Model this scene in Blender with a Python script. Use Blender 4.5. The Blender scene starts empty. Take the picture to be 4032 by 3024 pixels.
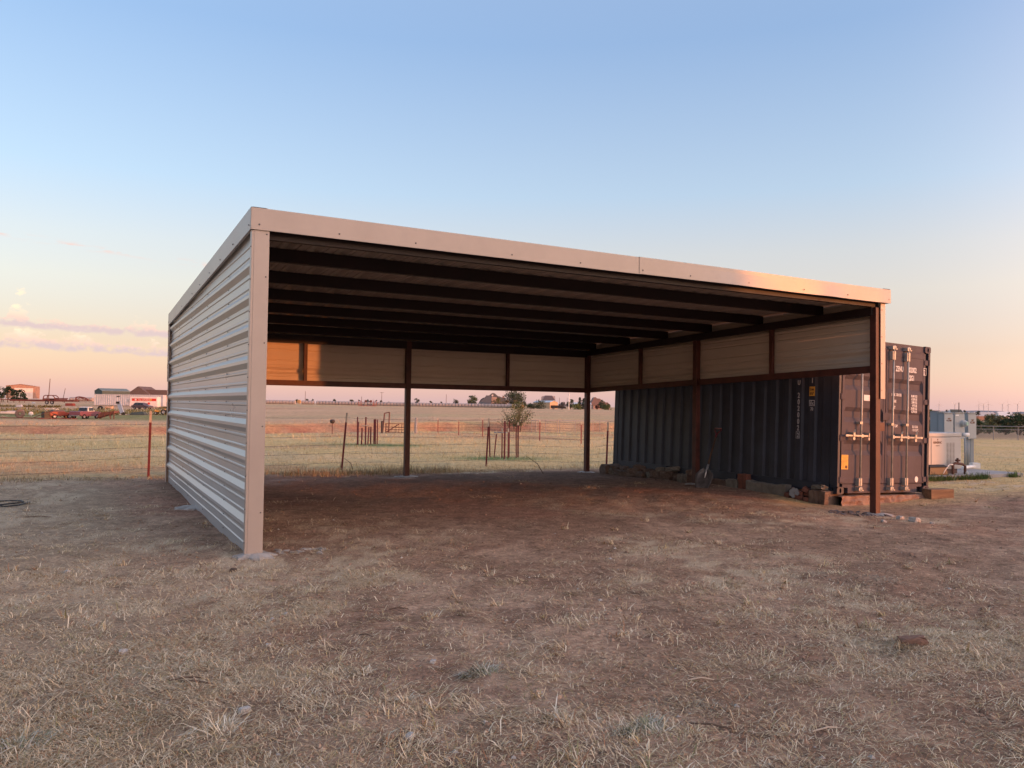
import bpy, bmesh, math, random
import numpy as np
from mathutils import Matrix, Vector
R = math.radians
random.seed(7); rng = np.random.default_rng(11)
sc = bpy.context.scene
COL = sc.collection

# ------------------------------------------------------------------ camera
FPX = 3077.78; PITCH = R(1.5975); ROLL = R(0.7774); HC = 1.4438
_f = np.array([0, math.cos(PITCH), math.sin(PITCH)]); _u = np.array([0, -math.sin(PITCH), math.cos(PITCH)]); _r = np.array([1., 0, 0])
_r2 = _r*math.cos(ROLL) + _u*math.sin(ROLL); _u2 = -_r*math.sin(ROLL) + _u*math.cos(ROLL)
cam_d = bpy.data.cameras.new('camera'); cam = bpy.data.objects.new('camera', cam_d); COL.objects.link(cam)
cam_d.sensor_width = 36; cam_d.lens = 36*FPX/4032; cam_d.clip_start = .05; cam_d.clip_end = 30000
cam.matrix_world = Matrix(((_r2[0], _u2[0], -_f[0], 0), (_r2[1], _u2[1], -_f[1], 0), (_r2[2], _u2[2], -_f[2], HC), (0, 0, 0, 1)))
sc.camera = cam

# ------------------------------------------------------------------ sky, sun, exposure
SUN_AZ = math.atan2(0.927, -0.375)      # clockwise from +Y
SUN_EL = R(2.2)
world = bpy.data.worlds.new('World'); sc.world = world; world.use_nodes = True
wn = world.node_tree.nodes; wl = world.node_tree.links; wn.clear()
def wnode(t, **k):
    n = wn.new(t)
    for a, b in k.items(): setattr(n, a, b)
    return n
def wmath(op, a, b=None, c=None, clamp=False):
    n = wnode('ShaderNodeMath', operation=op, use_clamp=clamp)
    for i, v in enumerate((a, b, c)):
        if v is None: continue
        if isinstance(v, (int, float)): n.inputs[i].default_value = v
        else: wl.new(v, n.inputs[i])
    return n.outputs[0]
def wmix(fac, a, b, mode='MIX'):
    n = wnode('ShaderNodeMix', data_type='RGBA', blend_type=mode)
    for s, v in ((n.inputs[0], fac), (n.inputs[6], a), (n.inputs[7], b)):
        if isinstance(v, (int, float)): s.default_value = v
        elif isinstance(v, tuple): s.default_value = v
        else: wl.new(v, s)
    return n.outputs[2]
sky = wnode('ShaderNodeTexSky', sky_type='NISHITA', sun_disc=False, sun_elevation=SUN_EL, sun_rotation=SUN_AZ,
            altitude=350, air_density=1.0, dust_density=1.2, ozone_density=2.0)
tc = wnode('ShaderNodeTexCoord'); sep = wnode('ShaderNodeSeparateXYZ'); wl.new(tc.outputs['Generated'], sep.inputs[0])
elev = wmath('MULTIPLY', wmath('ARCSINE', sep.outputs[2]), 180/math.pi)
# cosine of the angle to the sun's azimuth: +1 towards the sun, -1 at the anti-solar point
toSun = wmath('ADD', wmath('MULTIPLY', sep.outputs[0], math.sin(SUN_AZ)), wmath('MULTIPLY', sep.outputs[1], math.cos(SUN_AZ)))
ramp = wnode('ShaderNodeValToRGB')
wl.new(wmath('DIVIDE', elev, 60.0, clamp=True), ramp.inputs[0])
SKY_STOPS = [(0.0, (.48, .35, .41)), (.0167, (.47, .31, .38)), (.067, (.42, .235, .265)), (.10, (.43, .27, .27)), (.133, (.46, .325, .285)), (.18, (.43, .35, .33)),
             (.25, (.315, .35, .43)), (.417, (.19, .26, .42)), (.62, (.24, .30, .45)), (1.0, (.30, .35, .47))]  # last stops, above the view, raised to put more light on the ground
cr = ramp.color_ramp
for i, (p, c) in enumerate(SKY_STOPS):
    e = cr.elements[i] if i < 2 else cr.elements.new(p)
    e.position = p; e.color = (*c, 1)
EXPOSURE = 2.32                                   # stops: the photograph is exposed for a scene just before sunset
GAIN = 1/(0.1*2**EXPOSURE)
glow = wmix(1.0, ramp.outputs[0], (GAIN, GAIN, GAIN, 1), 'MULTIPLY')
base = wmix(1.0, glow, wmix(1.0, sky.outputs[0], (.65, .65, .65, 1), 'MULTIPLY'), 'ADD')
# broad warm glow added to the unseen sunward sky to brighten ground and fascia
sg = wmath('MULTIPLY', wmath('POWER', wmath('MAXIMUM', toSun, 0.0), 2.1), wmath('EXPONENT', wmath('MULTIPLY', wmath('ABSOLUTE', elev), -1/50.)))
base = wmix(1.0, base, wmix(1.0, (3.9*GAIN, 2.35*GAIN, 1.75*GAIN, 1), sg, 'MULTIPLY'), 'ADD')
# thin cloud bank low over the horizon on the side away from the sun
azn = wmath('MULTIPLY', wmath('ARCTAN2', sep.outputs[0], sep.outputs[1]), 180/math.pi)
def gauss(x, c, w): 
    q = wmath('DIVIDE', wmath('SUBTRACT', x, c), w); return wmath('EXPONENT', wmath('MULTIPLY', wmath('MULTIPLY', q, q), -1.0))
def nz(fx, fy, seed, detail=5, rough=.6):
    cx = wnode('ShaderNodeCombineXYZ'); wl.new(wmath('MULTIPLY', azn, fx), cx.inputs[0]); wl.new(wmath('MULTIPLY', elev, fy), cx.inputs[1]); cx.inputs[2].default_value = seed
    n = wnode('ShaderNodeTexNoise'); n.inputs['Scale'].default_value = 1.0; n.inputs['Detail'].default_value = detail; n.inputs['Roughness'].default_value = rough; wl.new(cx.outputs[0], n.inputs['Vector'])
    return n.outputs[0]
def cloud_layer(col, base, slope, t0, towers, seed, amount=1.0):
    """flat-based cumulus bank: soft ragged tops, mauve undersides, tops lit by the low sun"""
    side = wmath('MULTIPLY', wmath('SUBTRACT', -.50, toSun), 6.0, clamp=True)
    puff = nz(1.0, 1.6, seed, 6, .58); lowf = nz(.42, .05, seed+5, 2, .5); fine = nz(3.4, 4.5, seed+9, 4, .6)
    T = wmath('ADD', t0, wmath('MULTIPLY', wmath('MAXIMUM', wmath('SUBTRACT', lowf, .46), 0.0), 3.2))
    for c, w, a in towers: T = wmath('ADD', T, wmath('MULTIPLY', gauss(azn, c, w), a))
    h = wmath('SUBTRACT', wmath('SUBTRACT', elev, base), wmath('MULTIPLY', wmath('ADD', azn, 33.2), slope))
    h = wmath('ADD', h, wmath('MULTIPLY', wmath('SUBTRACT', lowf, .5), .25))
    up = wmath('DIVIDE', h, T)
    env = wmath('SUBTRACT', 1.0, up)
    d = wmath('ADD', wmath('MULTIPLY', env, .75), wmath('ADD', wmath('MULTIPLY', wmath('SUBTRACT', puff, .5), 2.0), wmath('MULTIPLY', wmath('SUBTRACT', fine, .5), .7)))
    d = wmath('MULTIPLY', wmath('SUBTRACT', d, .12), 4.0, clamp=True)
    under = wmath('ADD', wmath('MULTIPLY', wmath('ADD', h, wmath('MULTIPLY', wmath('SUBTRACT', puff, .5), .5)), 5.5), .9, clamp=True)
    d = wmath('MULTIPLY', d, wmath('MULTIPLY', wmath('SUBTRACT', nz(.8, 1.2, seed+31, 3, .6), .36), 6.0, clamp=True))
    d = wmath('MULTIPLY', wmath('MULTIPLY', d, under), wmath('MULTIPLY', side, amount))
    lit = wmath('ADD', wmath('MULTIPLY', wmath('SUBTRACT', h, .20), 3.2), wmath('MULTIPLY', wmath('SUBTRACT', fine, .5), 2.4), clamp=True)
    warm = wmath('MULTIPLY', wmath('SUBTRACT', h, .50), 1.5, clamp=True)
    g = GAIN
    c = wmix(lit, (.72*g, .56*g, .56*g, 1), wmix(warm, (.96*g, .66*g, .55*g, 1), (1.10*g, .90*g, .64*g, 1)))
    return wmix(d, col, c)
c1 = cloud_layer(base, 3.30, -.024, .62, ((-31.6, .8, .35), (-28.8, .7, .55)), 3.1, .9)
c2 = cloud_layer(c1, 4.55, -.024, .46, ((-32.3, .55, 1.9),), 12.4, .88)
wisp = wmath('MULTIPLY', wmath('MULTIPLY', gauss(elev, wmath('ADD', 9.75, wmath('MULTIPLY', wmath('ADD', azn, 28.5), -.07)), .16), wmath('MULTIPLY', wmath('SUBTRACT', nz(.55, 2.5, 40.3, 4, .6), .50), 7.0, clamp=True)), wmath('MULTIPLY', wmath('SUBTRACT', -.50, toSun), 6.0, clamp=True))
c3 = wmix(wmath('MULTIPLY', wisp, .8), c2, (.90*GAIN, .64*GAIN, .57*GAIN, 1))
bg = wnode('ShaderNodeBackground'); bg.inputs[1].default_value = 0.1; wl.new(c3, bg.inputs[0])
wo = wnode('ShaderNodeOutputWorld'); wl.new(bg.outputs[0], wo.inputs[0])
sun_d = bpy.data.lights.new('sun', 'SUN'); sun_d.energy = 0.62; sun_d.angle = R(.55); sun_d.color = (1.0, .29, .07)
sun = bpy.data.objects.new('sun', sun_d); COL.objects.link(sun)
_sd = Vector((math.sin(SUN_AZ)*math.cos(SUN_EL), math.cos(SUN_AZ)*math.cos(SUN_EL), math.sin(SUN_EL)))
sun.rotation_euler = _sd.to_track_quat('Z', 'Y').to_euler(); sun.location = _sd*60
sc.view_settings.view_transform = 'Standard'; sc.view_settings.look = 'None'; sc.view_settings.gamma = 1; sc.view_settings.exposure = EXPOSURE + .15
sc.view_settings.use_curve_mapping = False
sc.cycles.max_bounces = 6; sc.cycles.diffuse_bounces = 3; sc.cycles.glossy_bounces = 3; sc.cycles.transmission_bounces = 4

# ------------------------------------------------------------------ helpers
def nodes_mat(name):
    m = bpy.data.materials.new(name); m.use_nodes = True
    nt = m.node_tree; b = nt.nodes['Principled BSDF']
    return m, nt, b
def M(name, col, rough=.6, metal=0., var=.12, scale=3., bump=0., bscale=40., spec=.4, col2=None, stretch=(1, 1, 1), amount=None, detail=5):
    """procedural surface: two-colour noise, roughness variation and fine relief"""
    m, nt, b = nodes_mat(name); N = nt.nodes; L = nt.links
    tcn = N.new('ShaderNodeTexCoord'); mp = N.new('ShaderNodeMapping'); mp.inputs['Scale'].default_value = stretch
    L.new(tcn.outputs['Object'], mp.inputs['Vector'])
    nz = N.new('ShaderNodeTexNoise'); nz.inputs['Scale'].default_value = scale; nz.inputs['Detail'].default_value = detail; nz.inputs['Roughness'].default_value = .6
    L.new(mp.outputs[0], nz.inputs['Vector'])
    r = N.new('ShaderNodeValToRGB'); L.new(nz.outputs[0], r.inputs[0])
    lo = tuple(c*(1-var) for c in col); hi = tuple(min(1, c*(1+var)) for c in col)
    if col2 is not None: lo, hi = col, col2
    a0 = .35 if amount is None else amount[0]; a1 = .65 if amount is None else amount[1]
    r.color_ramp.elements[0].position = a0; r.color_ramp.elements[1].position = a1
    r.color_ramp.elements[0].color = (*lo, 1); r.color_ramp.elements[1].color = (*hi, 1)
    L.new(r.outputs[0], b.inputs['Base Color'])
    rr = N.new('ShaderNodeMapRange'); rr.inputs[3].default_value = max(.02, rough-.08); rr.inputs[4].default_value = min(1, rough+.08)
    L.new(nz.outputs[0], rr.inputs[0]); L.new(rr.outputs[0], b.inputs['Roughness'])
    b.inputs['Metallic'].default_value = metal; b.inputs['Specular IOR Level'].default_value = spec
    if bump:
        n2 = N.new('ShaderNodeTexNoise'); n2.inputs['Scale'].default_value = bscale; n2.inputs['Detail'].default_value = 4; L.new(mp.outputs[0], n2.inputs['Vector'])
        bp = N.new('ShaderNodeBump'); bp.inputs['Strength'].default_value = bump; bp.inputs['Distance'].default_value = .02
        L.new(n2.outputs[0], bp.inputs['Height']); L.new(bp.outputs[0], b.inputs['Normal'])
    return m

class MB:
    """mesh builder: collects geometry, links it as ONE mesh object"""
    def __init__(s): s.v = []; s.f = []
    def add(s, vs, fs):
        o = len(s.v); s.v += [tuple(map(float, p)) for p in vs]; s.f += [tuple(i+o for i in f) for f in fs]; return s
    def box(s, x0, x1, y0, y1, z0, z1):
        return s.add([(x0,y0,z0),(x1,y0,z0),(x1,y1,z0),(x0,y1,z0),(x0,y0,z1),(x1,y0,z1),(x1,y1,z1),(x0,y1,z1)],
                     [(0,3,2,1),(4,5,6,7),(0,1,5,4),(1,2,6,5),(2,3,7,6),(3,0,4,7)])
    def hexa(s, p):      # 8 points, bottom ring then top ring
        return s.add(p, [(0,3,2,1),(4,5,6,7),(0,1,5,4),(1,2,6,5),(2,3,7,6),(3,0,4,7)])
    def bar(s, a, b, w, h=None, up=(0,0,1)):
        a, b = Vector(a), Vector(b); h = h or w; d = (b-a).normalized(); u = Vector(up)
        if abs(d.dot(u)) > .97: u = Vector((1,0,0))
        x = d.cross(u).normalized(); y = x.cross(d)
        p = []
        for q in (a, b):
            for i, j in ((-1,-1),(1,-1),(1,1),(-1,1)): p.append(q + x*(i*w/2) + y*(j*h/2))
        return s.hexa(p)
    def tube(s, pts, r, n=8, cap=True):
        pts = [Vector(p) for p in pts]; rs = r if isinstance(r, (list, tuple)) else [r]*len(pts)
        o = len(s.v); px = None
        for i, p in enumerate(pts):
            d = (pts[min(i+1, len(pts)-1)] - pts[max(i-1, 0)]).normalized()
            if px is None:
                u = Vector((0,0,1)) if abs(d.z) < .9 else Vector((1,0,0)); px = d.cross(u).normalized()
            px = (px - d*px.dot(d)).normalized(); py = d.cross(px)
            for k in range(n):
                a = 2*math.pi*k/n; q = p + (px*math.cos(a) + py*math.sin(a))*rs[i]; s.v.append(tuple(q))
        for i in range(len(pts)-1):
            for k in range(n): s.f.append((o+i*n+k, o+i*n+(k+1)%n, o+(i+1)*n+(k+1)%n, o+(i+1)*n+k))
        if cap: s.f.append(tuple(o+k for k in range(n))[::-1]); s.f.append(tuple(o+(len(pts)-1)*n+k for k in range(n)))
        return s
    def sheet(s, prof, fn, ts):
        """profile points swept along ts; fn(p, t) -> xyz"""
        o = len(s.v); n = len(prof)
        for t in ts:
            for p in prof: s.v.append(tuple(map(float, fn(p, t))))
        for i in range(len(ts)-1):
            for k in range(n-1): s.f.append((o+i*n+k, o+i*n+k+1, o+(i+1)*n+k+1, o+(i+1)*n+k))
        return s
    def lathe(s, prof, n=16, c=(0,0,0), axis='z'):
        o = len(s.v); m = len(prof)
        for k in range(n):
            a = 2*math.pi*k/n
            for r, h in prof:
                p = (r*math.cos(a), r*math.sin(a), h)
                if axis == 'y': p = (p[0], -p[2], p[1])
                if axis == 'x': p = (p[2], p[0], p[1])
                s.v.append((p[0]+c[0], p[1]+c[1], p[2]+c[2]))
        for k in range(n):
            for j in range(m-1): s.f.append((o+k*m+j, o+((k+1)%n)*m+j, o+((k+1)%n)*m+j+1, o+k*m+j+1))
        return s
    def prism(s, poly, y0, y1):      # polygon in x,z extruded along y
        n = len(poly)
        vs = [(x, y0, z) for x, z in poly] + [(x, y1, z) for x, z in poly]
        fs = [tuple(range(n)), tuple(range(2*n-1, n-1, -1))] + [((i+1)%n, i, n+i, n+(i+1)%n) for i in range(n)]
        return s.add(vs, fs)
    def xf(s, m):
        s.v = [tuple(m @ Vector(p)) for p in s.v]; return s
    def mesh(s, name, mat, smooth=False):
        me = bpy.data.meshes.new(name); me.from_pydata(s.v, [], s.f); me.update()
        if smooth: me.polygons.foreach_set('use_smooth', [True]*len(me.polygons))
        if mat: me.materials.append(mat)
        return me
    def build(s, name, mat, parent=None, smooth=False, bevel=0, loc=None, fix=True):
        me = s.mesh(name, mat, smooth)
        if fix:
            bm = bmesh.new(); bm.from_mesh(me); bmesh.ops.recalc_face_normals(bm, faces=bm.faces); bm.to_mesh(me); bm.free()
        o = bpy.data.objects.new(name, me); COL.objects.link(o)
        if parent is not None: o.parent = parent
        if loc is not None: o.location = loc
        if bevel:
            bv = o.modifiers.new('bevel', 'BEVEL'); bv.width = bevel; bv.segments = 2; bv.limit_method = 'ANGLE'
        return o
def tag(o, label=None, cat=None, group=None, kind=None):
    if label: o['label'] = label
    if cat: o['category'] = cat
    if group: o['group'] = group
    if kind: o['kind'] = kind
    return o
def empty(name, loc, rz=0., label=None, cat=None, group=None):
    o = bpy.data.objects.new(name, None); COL.objects.link(o); o.location = loc; o.rotation_euler = (0, 0, rz); o.empty_display_size = .2
    return tag(o, label, cat, group)
def inst(name, me, parent=None, loc=(0,0,0), rot=(0,0,0), scale=(1,1,1)):
    o = bpy.data.objects.new(name, me); COL.objects.link(o); o.parent = parent
    o.location = loc; o.rotation_euler = rot; o.scale = scale
    return o
def copy_tree(o, parent=None):
    c = o.copy(); COL.objects.link(c); c.parent = parent
    for ch in list(o.children): copy_tree(ch, c)
    return c
def text(name, body, size, mat, parent, origin, xdir, ydir, sx=.62, align='LEFT', depth=.0015, gap=1.0):
    cu = bpy.data.curves.new(name, 'FONT'); cu.body = body; cu.size = size; cu.extrude = depth; cu.align_x = align; cu.space_line = gap; cu.resolution_u = 3; cu.offset = size*.022
    ob = bpy.data.objects.new(name, cu); COL.objects.link(ob)
    bpy.context.view_layer.update()
    me = bpy.data.meshes.new_from_object(ob.evaluated_get(bpy.context.evaluated_depsgraph_get()))
    bpy.data.objects.remove(ob); bpy.data.curves.remove(cu)
    x = Vector(xdir).normalized(); y = Vector(ydir).normalized(); z = x.cross(y)
    mt = Matrix((( x.x*sx, y.x, z.x, origin[0]), (x.y*sx, y.y, z.y, origin[1]), (x.z*sx, y.z, z.z, origin[2]), (0,0,0,1)))
    me.transform(mt); me.materials.clear(); me.materials.append(mat)
    o = bpy.data.objects.new(name, me); COL.objects.link(o); o.parent = parent
    return o
def ORD(k):
    w = ('first', 'second', 'third', 'fourth', 'fifth', 'sixth', 'seventh', 'eighth', 'ninth', 'tenth', 'eleventh', 'twelfth')
    k = int(k)
    return w[k] if k < 12 else '%d%s' % (k+1, 'th' if (k+1) % 100 in (11, 12, 13) else {1: 'st', 2: 'nd', 3: 'rd'}.get((k+1) % 10, 'th'))
# numpy value noise
def _h(ix, iy, seed):
    n = (ix.astype(np.int64)*374761393 + iy.astype(np.int64)*668265263 + seed*974711) & 0x7fffffff
    n = ((n ^ (n >> 13))*1274126177) & 0x7fffffff
    n = n ^ (n >> 16)
    return (n & 0xffff)/65535.0
def vnoise(x, y, s=1., seed=0, oct=1):
    x = np.asarray(x, float); y = np.asarray(y, float)
    out = 0; amp = 1; tot = 0
    for k in range(oct):
        X = x*s; Y = y*s; ix = np.floor(X); iy = np.floor(Y); fx = X-ix; fy = Y-iy
        fx = fx*fx*(3-2*fx); fy = fy*fy*(3-2*fy)
        a = _h(ix, iy, seed+k); b = _h(ix+1, iy, seed+k); c = _h(ix, iy+1, seed+k); d = _h(ix+1, iy+1, seed+k)
        out = out + amp*((a*(1-fx)+b*fx)*(1-fy) + (c*(1-fx)+d*fx)*fy); tot += amp; amp *= .5; s *= 2.1
    return out/tot
def sstep(a, b, x):
    t = np.clip((np.asarray(x, float)-a)/(b-a), 0, 1); return t*t*(3-2*t)

# ------------------------------------------------------------------ terrain
YAW = R(28.7944); A0 = np.array([-2.4561, 7.2684]); W = 9.1913; D = 7.7393
UX = np.array([math.cos(YAW), math.sin(YAW)]); VX = np.array([-math.sin(YAW), math.cos(YAW)])
CYAW = R(29.34); C0 = np.array([5.3044, 12.7433]); CZ = .075
CUX = np.array([math.cos(CYAW), math.sin(CYAW)]); CVX = np.array([-math.sin(CYAW), math.cos(CYAW)])
def S2W(s, t, z=0.): p = A0 + UX*s + VX*t; return (p[0], p[1], z)
def C2W(s, t, z=0.): p = C0 + CUX*s + CVX*t; return (p[0], p[1], z)
_pro = {-.45: ([0,14,25,46,75,112,150,190,300,400,1000,9000], [0,0,-.2,-.6,-1.15,-1.8,-1.35,-.6,.7,1.1,1.2,1.2]),
        -.1:  ([0,14,25,45,70,190,300,400,1000,9000], [0,0,-.25,-.5,-.9,-.3,-.1,-.4,-.5,-.5]),
        .15:  ([0,14,25,45,70,190,300,400,1000,9000], [0,0,-.22,-.5,-.95,-.4,-.25,-.5,-.5,-.5]),
        .45:  ([0,20,45,75,150,400,2000,9000], [0,0,-.55,-1.2,-2.4,-5,-8,-8])}
_ak = sorted(_pro)
def bank_y(a): return np.interp(a, [-.7,-.47,-.35,-.06,.125,.4], [46,48,52,70,75,90])
def bank_rise(a): return np.interp(a, [-.7,-.45,-.3,-.1,.15,.35,.45], [.45,.5,.65,.8,.8,.5,0])
def G(x, y):
    x = np.asarray(x, float); y = np.asarray(y, float); yy = np.maximum(y, 1.); a = np.clip(x/yy, -.7, .8)
    zs = [np.interp(yy, *_pro[k]) for k in _ak]
    a2 = np.clip(a, _ak[0], _ak[-1]); z = np.zeros_like(yy)
    for i in range(len(_ak)-1):
        w0 = np.clip(1-(a2-_ak[i])/(_ak[i+1]-_ak[i]), 0, 1); sel = (a2 >= _ak[i]) & (a2 <= _ak[i+1])
        z = np.where(sel, zs[i]*w0 + zs[i+1]*(1-w0), z)
    edge = bank_y(a) + 1.6*(vnoise(x, y, .35, 5, 2)-.5)
    z = z + bank_rise(a)*sstep(0, 1.7, yy-edge)
    # the yard drops a little towards the container
    z = z - .12*sstep(0, 1, 1-np.hypot(x-6.5, y-12.4)/4.0)
    return z
def ray(px, py): return _f + _r2*((px-2016)/FPX) + _u2*((1512-py)/FPX)
def hit(px, py):
    """where the line of sight through this point of the photograph meets the ground"""
    d = ray(px, py); o = np.array([0, 0, HC]); ts = np.concatenate([np.arange(1, 30, .02), np.arange(30, 200, .1), np.arange(200, 3000, 2.)])
    P = o[None] + ts[:, None]*d[None]
    k = np.argmax(P[:, 2] <= G(P[:, 0], P[:, 1])+1e-6)
    if k == 0: k = len(ts)-1
    return float(P[k, 0]), float(P[k, 1]), float(G(P[k, 0], P[k, 1]))
def at(px, y, dz=0.):
    """ground point at forward distance y in this column of the photograph (horizon row used for the small roll)"""
    x = (px-2016)/FPX*y; return (x, y, float(G(x, y))+dz)
def zpix(px, py, y):
    """height seen at this pixel at forward distance y"""
    d = ray(px, py); return float(HC + d[2]/d[1]*y)
def mpp(y): return y/FPX

HEAPS = []
def micro(x, y):
    near = 1-sstep(14, 40, np.hypot(x, y))
    m = .045*(vnoise(x, y, .8, 31, 2)-.5) + .028*(vnoise(x, y, 3.3, 32, 2)-.5)
    # two low heaps of scraped-off sod in the yard
    for hx, hy, rr, hh in HEAPS:
        d = np.hypot(x-hx, (y-hy))/rr
        m = m + hh*np.exp(-d*d*1.6)*(.7+.6*vnoise(x, y, 6., 33, 2))
    return m*near
HEAPS = []
for hpx, hpy, rr, hh in ((3440, 2290, .42, .035), (3540, 2240, .30, .03), (3590, 2560, .30, .03), (3180, 2270, .3, .015)):
    d_ = ray(hpx, hpy); k_ = -HC/d_[2]; HEAPS.append((d_[0]*k_, d_[1]*k_, rr, hh))
def Gd(x, y): return G(x, y) + micro(x, y)
def shelter_st(x, y):
    dx = np.asarray(x)-A0[0]; dy = np.asarray(y)-A0[1]
    return dx*UX[0]+dy*UX[1], dx*VX[0]+dy*VX[1]
def fence_t(x, y):                       # signed distance beyond the wire fence (positive = field side)
    s, t = shelter_st(x, y); return t - 8.95
def mixc(a, b, w): return a*(1-w[..., None]) + np.array(b)*w[..., None]
def ground_color(x, y):
    x = np.asarray(x, float); y = np.asarray(y, float)
    s, t = shelter_st(x, y); r = np.hypot(x, y); a = np.clip(x/np.maximum(y, 1.), -.8, .8)
    n1 = vnoise(x, y, .45, 1, 3); n2 = vnoise(x, y, 1.7, 2, 3); n3 = vnoise(x, y, .09, 3, 3); n4 = vnoise(x, y*1.0, 5., 4, 2)
    c = np.zeros(x.shape+(3,)) + np.array((.285, .180, .120))                 # bare yard soil
    c = mixc(c, (.38, .255, .175), sstep(.45, .75, n2))                       # drier, paler soil
    c = mixc(c, (.36, .180, .122), sstep(.58, .72, n1)*.6)                    # red soil showing
    c = mixc(c, (.17, .100, .070), sstep(.58, .75, n4)*.6)
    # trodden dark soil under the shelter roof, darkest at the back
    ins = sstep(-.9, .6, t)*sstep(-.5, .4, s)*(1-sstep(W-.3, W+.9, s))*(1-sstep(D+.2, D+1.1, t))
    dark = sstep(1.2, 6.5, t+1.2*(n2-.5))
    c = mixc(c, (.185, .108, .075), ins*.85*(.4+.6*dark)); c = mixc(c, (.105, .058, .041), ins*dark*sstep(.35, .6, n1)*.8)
    # pale dried mud crust at the back edge of the pad
    c = mixc(c, (.30, .24, .20), sstep(D-1.6, D-.9, t)*(1-sstep(D-.3, D+.2, t))*sstep(.55, .66, vnoise(x, y, .9, 61, 2))*sstep(.5, 1.5, s)*(1-sstep(5.5, 7, s))*.7)
    # field behind the wire fence
    f = sstep(-.2, .9, t-8.6+.5*(n2-.5))
    lawn = sstep(.30, .38, a)*sstep(12.5, 14.5, y-.35*(x-7)+.8*(n2-.5))       # mown lawn right of the container
    f = np.maximum(f, lawn)
    fc = np.zeros_like(c) + np.array((.55, .37, .175))
    fc = mixc(fc, (.47, .345, .155), sstep(.42, .62, n3)*.75)
    fc = mixc(fc, (.58, .395, .21), sstep(.50, .72, vnoise(x, y, .16, 8, 3))*.7)
    fc = mixc(fc, (.38, .195, .115), sstep(.60, .74, vnoise(x, y, .12, 9, 3))*.55*(1-lawn))
    fc = mixc(fc, (.35, .29, .17), sstep(.5, .8, vnoise(x, y, 1.1, 10, 2))*.5)
    c = c*(1-f[..., None]) + fc*f[..., None]
    # left yard edge: grey-brown, some green
    lf = sstep(.0, 1.5, -s)*(1-f); c = mixc(c, (.37, .285, .19), lf*.6)
    # eroded red cut bank and the ground before it
    eb = y-bank_y(a); vis = bank_rise(a)/.8
    red = np.exp(-((eb-.7)/1.6)**2)*np.clip(vis*1.4, 0, 1)
    c = mixc(c, (.27, .10, .068), np.clip(red*(.55+1.0*(vnoise(x, y, .5, 14, 2)-.4)), 0, 1)*np.where(y > 20, 1, 0))
    pre = np.exp(-((eb+3.5)/2.5)**2)*vis*np.where(y > 20, 1, 0); c = mixc(c, (.33, .30, .17), pre*.5)
    # open tan field above the bank
    far = sstep(1.5, 8, eb)*np.where(a < .45, 1, 0)
    ft = np.zeros_like(c)+np.array((.50, .305, .175)); ft = mixc(ft, (.44, .31, .165), sstep(.45, .65, vnoise(x*.5, y, .05, 15, 3))*.7); ft = mixc(ft, (.56, .35, .215), sstep(.5, .7, vnoise(x*.4, y, .11, 16, 3))*.6)
    ft = mixc(ft, (.38, .18, .105), sstep(.56, .72, vnoise(x*.4, y, .045, 17, 3))*.45)
    c = c*(1-far[..., None]) + ft*far[..., None]
    # dry tall strip before the bales
    c = mixc(c, (.47, .32, .165), np.exp(-((y-285)/16)**2)*np.where(np.abs(a+.12) < .35, .8, 0))
    # weedy scrap yard on the left
    wj = np.exp(-(((y-128)/30)**2))*sstep(.36, .42, -a); c = mixc(c, (.155, .165, .055), wj*.85)
    # watered grass round the guarded saplings and by the slab
    for gx, gy, rr in GREENS:
        d = np.hypot(x-gx, (y-gy))/rr; c = mixc(c, (.10, .16, .05), np.exp(-d*d*1.5)*.9)
    # right-hand scrubland
    rs = sstep(70, 95, y)*np.where(a >= .45, 1, 0)*1.0; c = mixc(c, (.24, .155, .10), rs*.8)
    return np.clip(c*(.86+.28*n4[..., None])*1.18, 0, 1)
GREENS = []
for gpx, gpy, rr in ((1455, 1752, 2.2), (1985, 1806, 1.7), (1920, 1806, 1.0), (1560, 1755, 1.5)):
    gx, gy, _ = hit(gpx, gpy); GREENS.append((gx, gy, rr))

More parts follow.
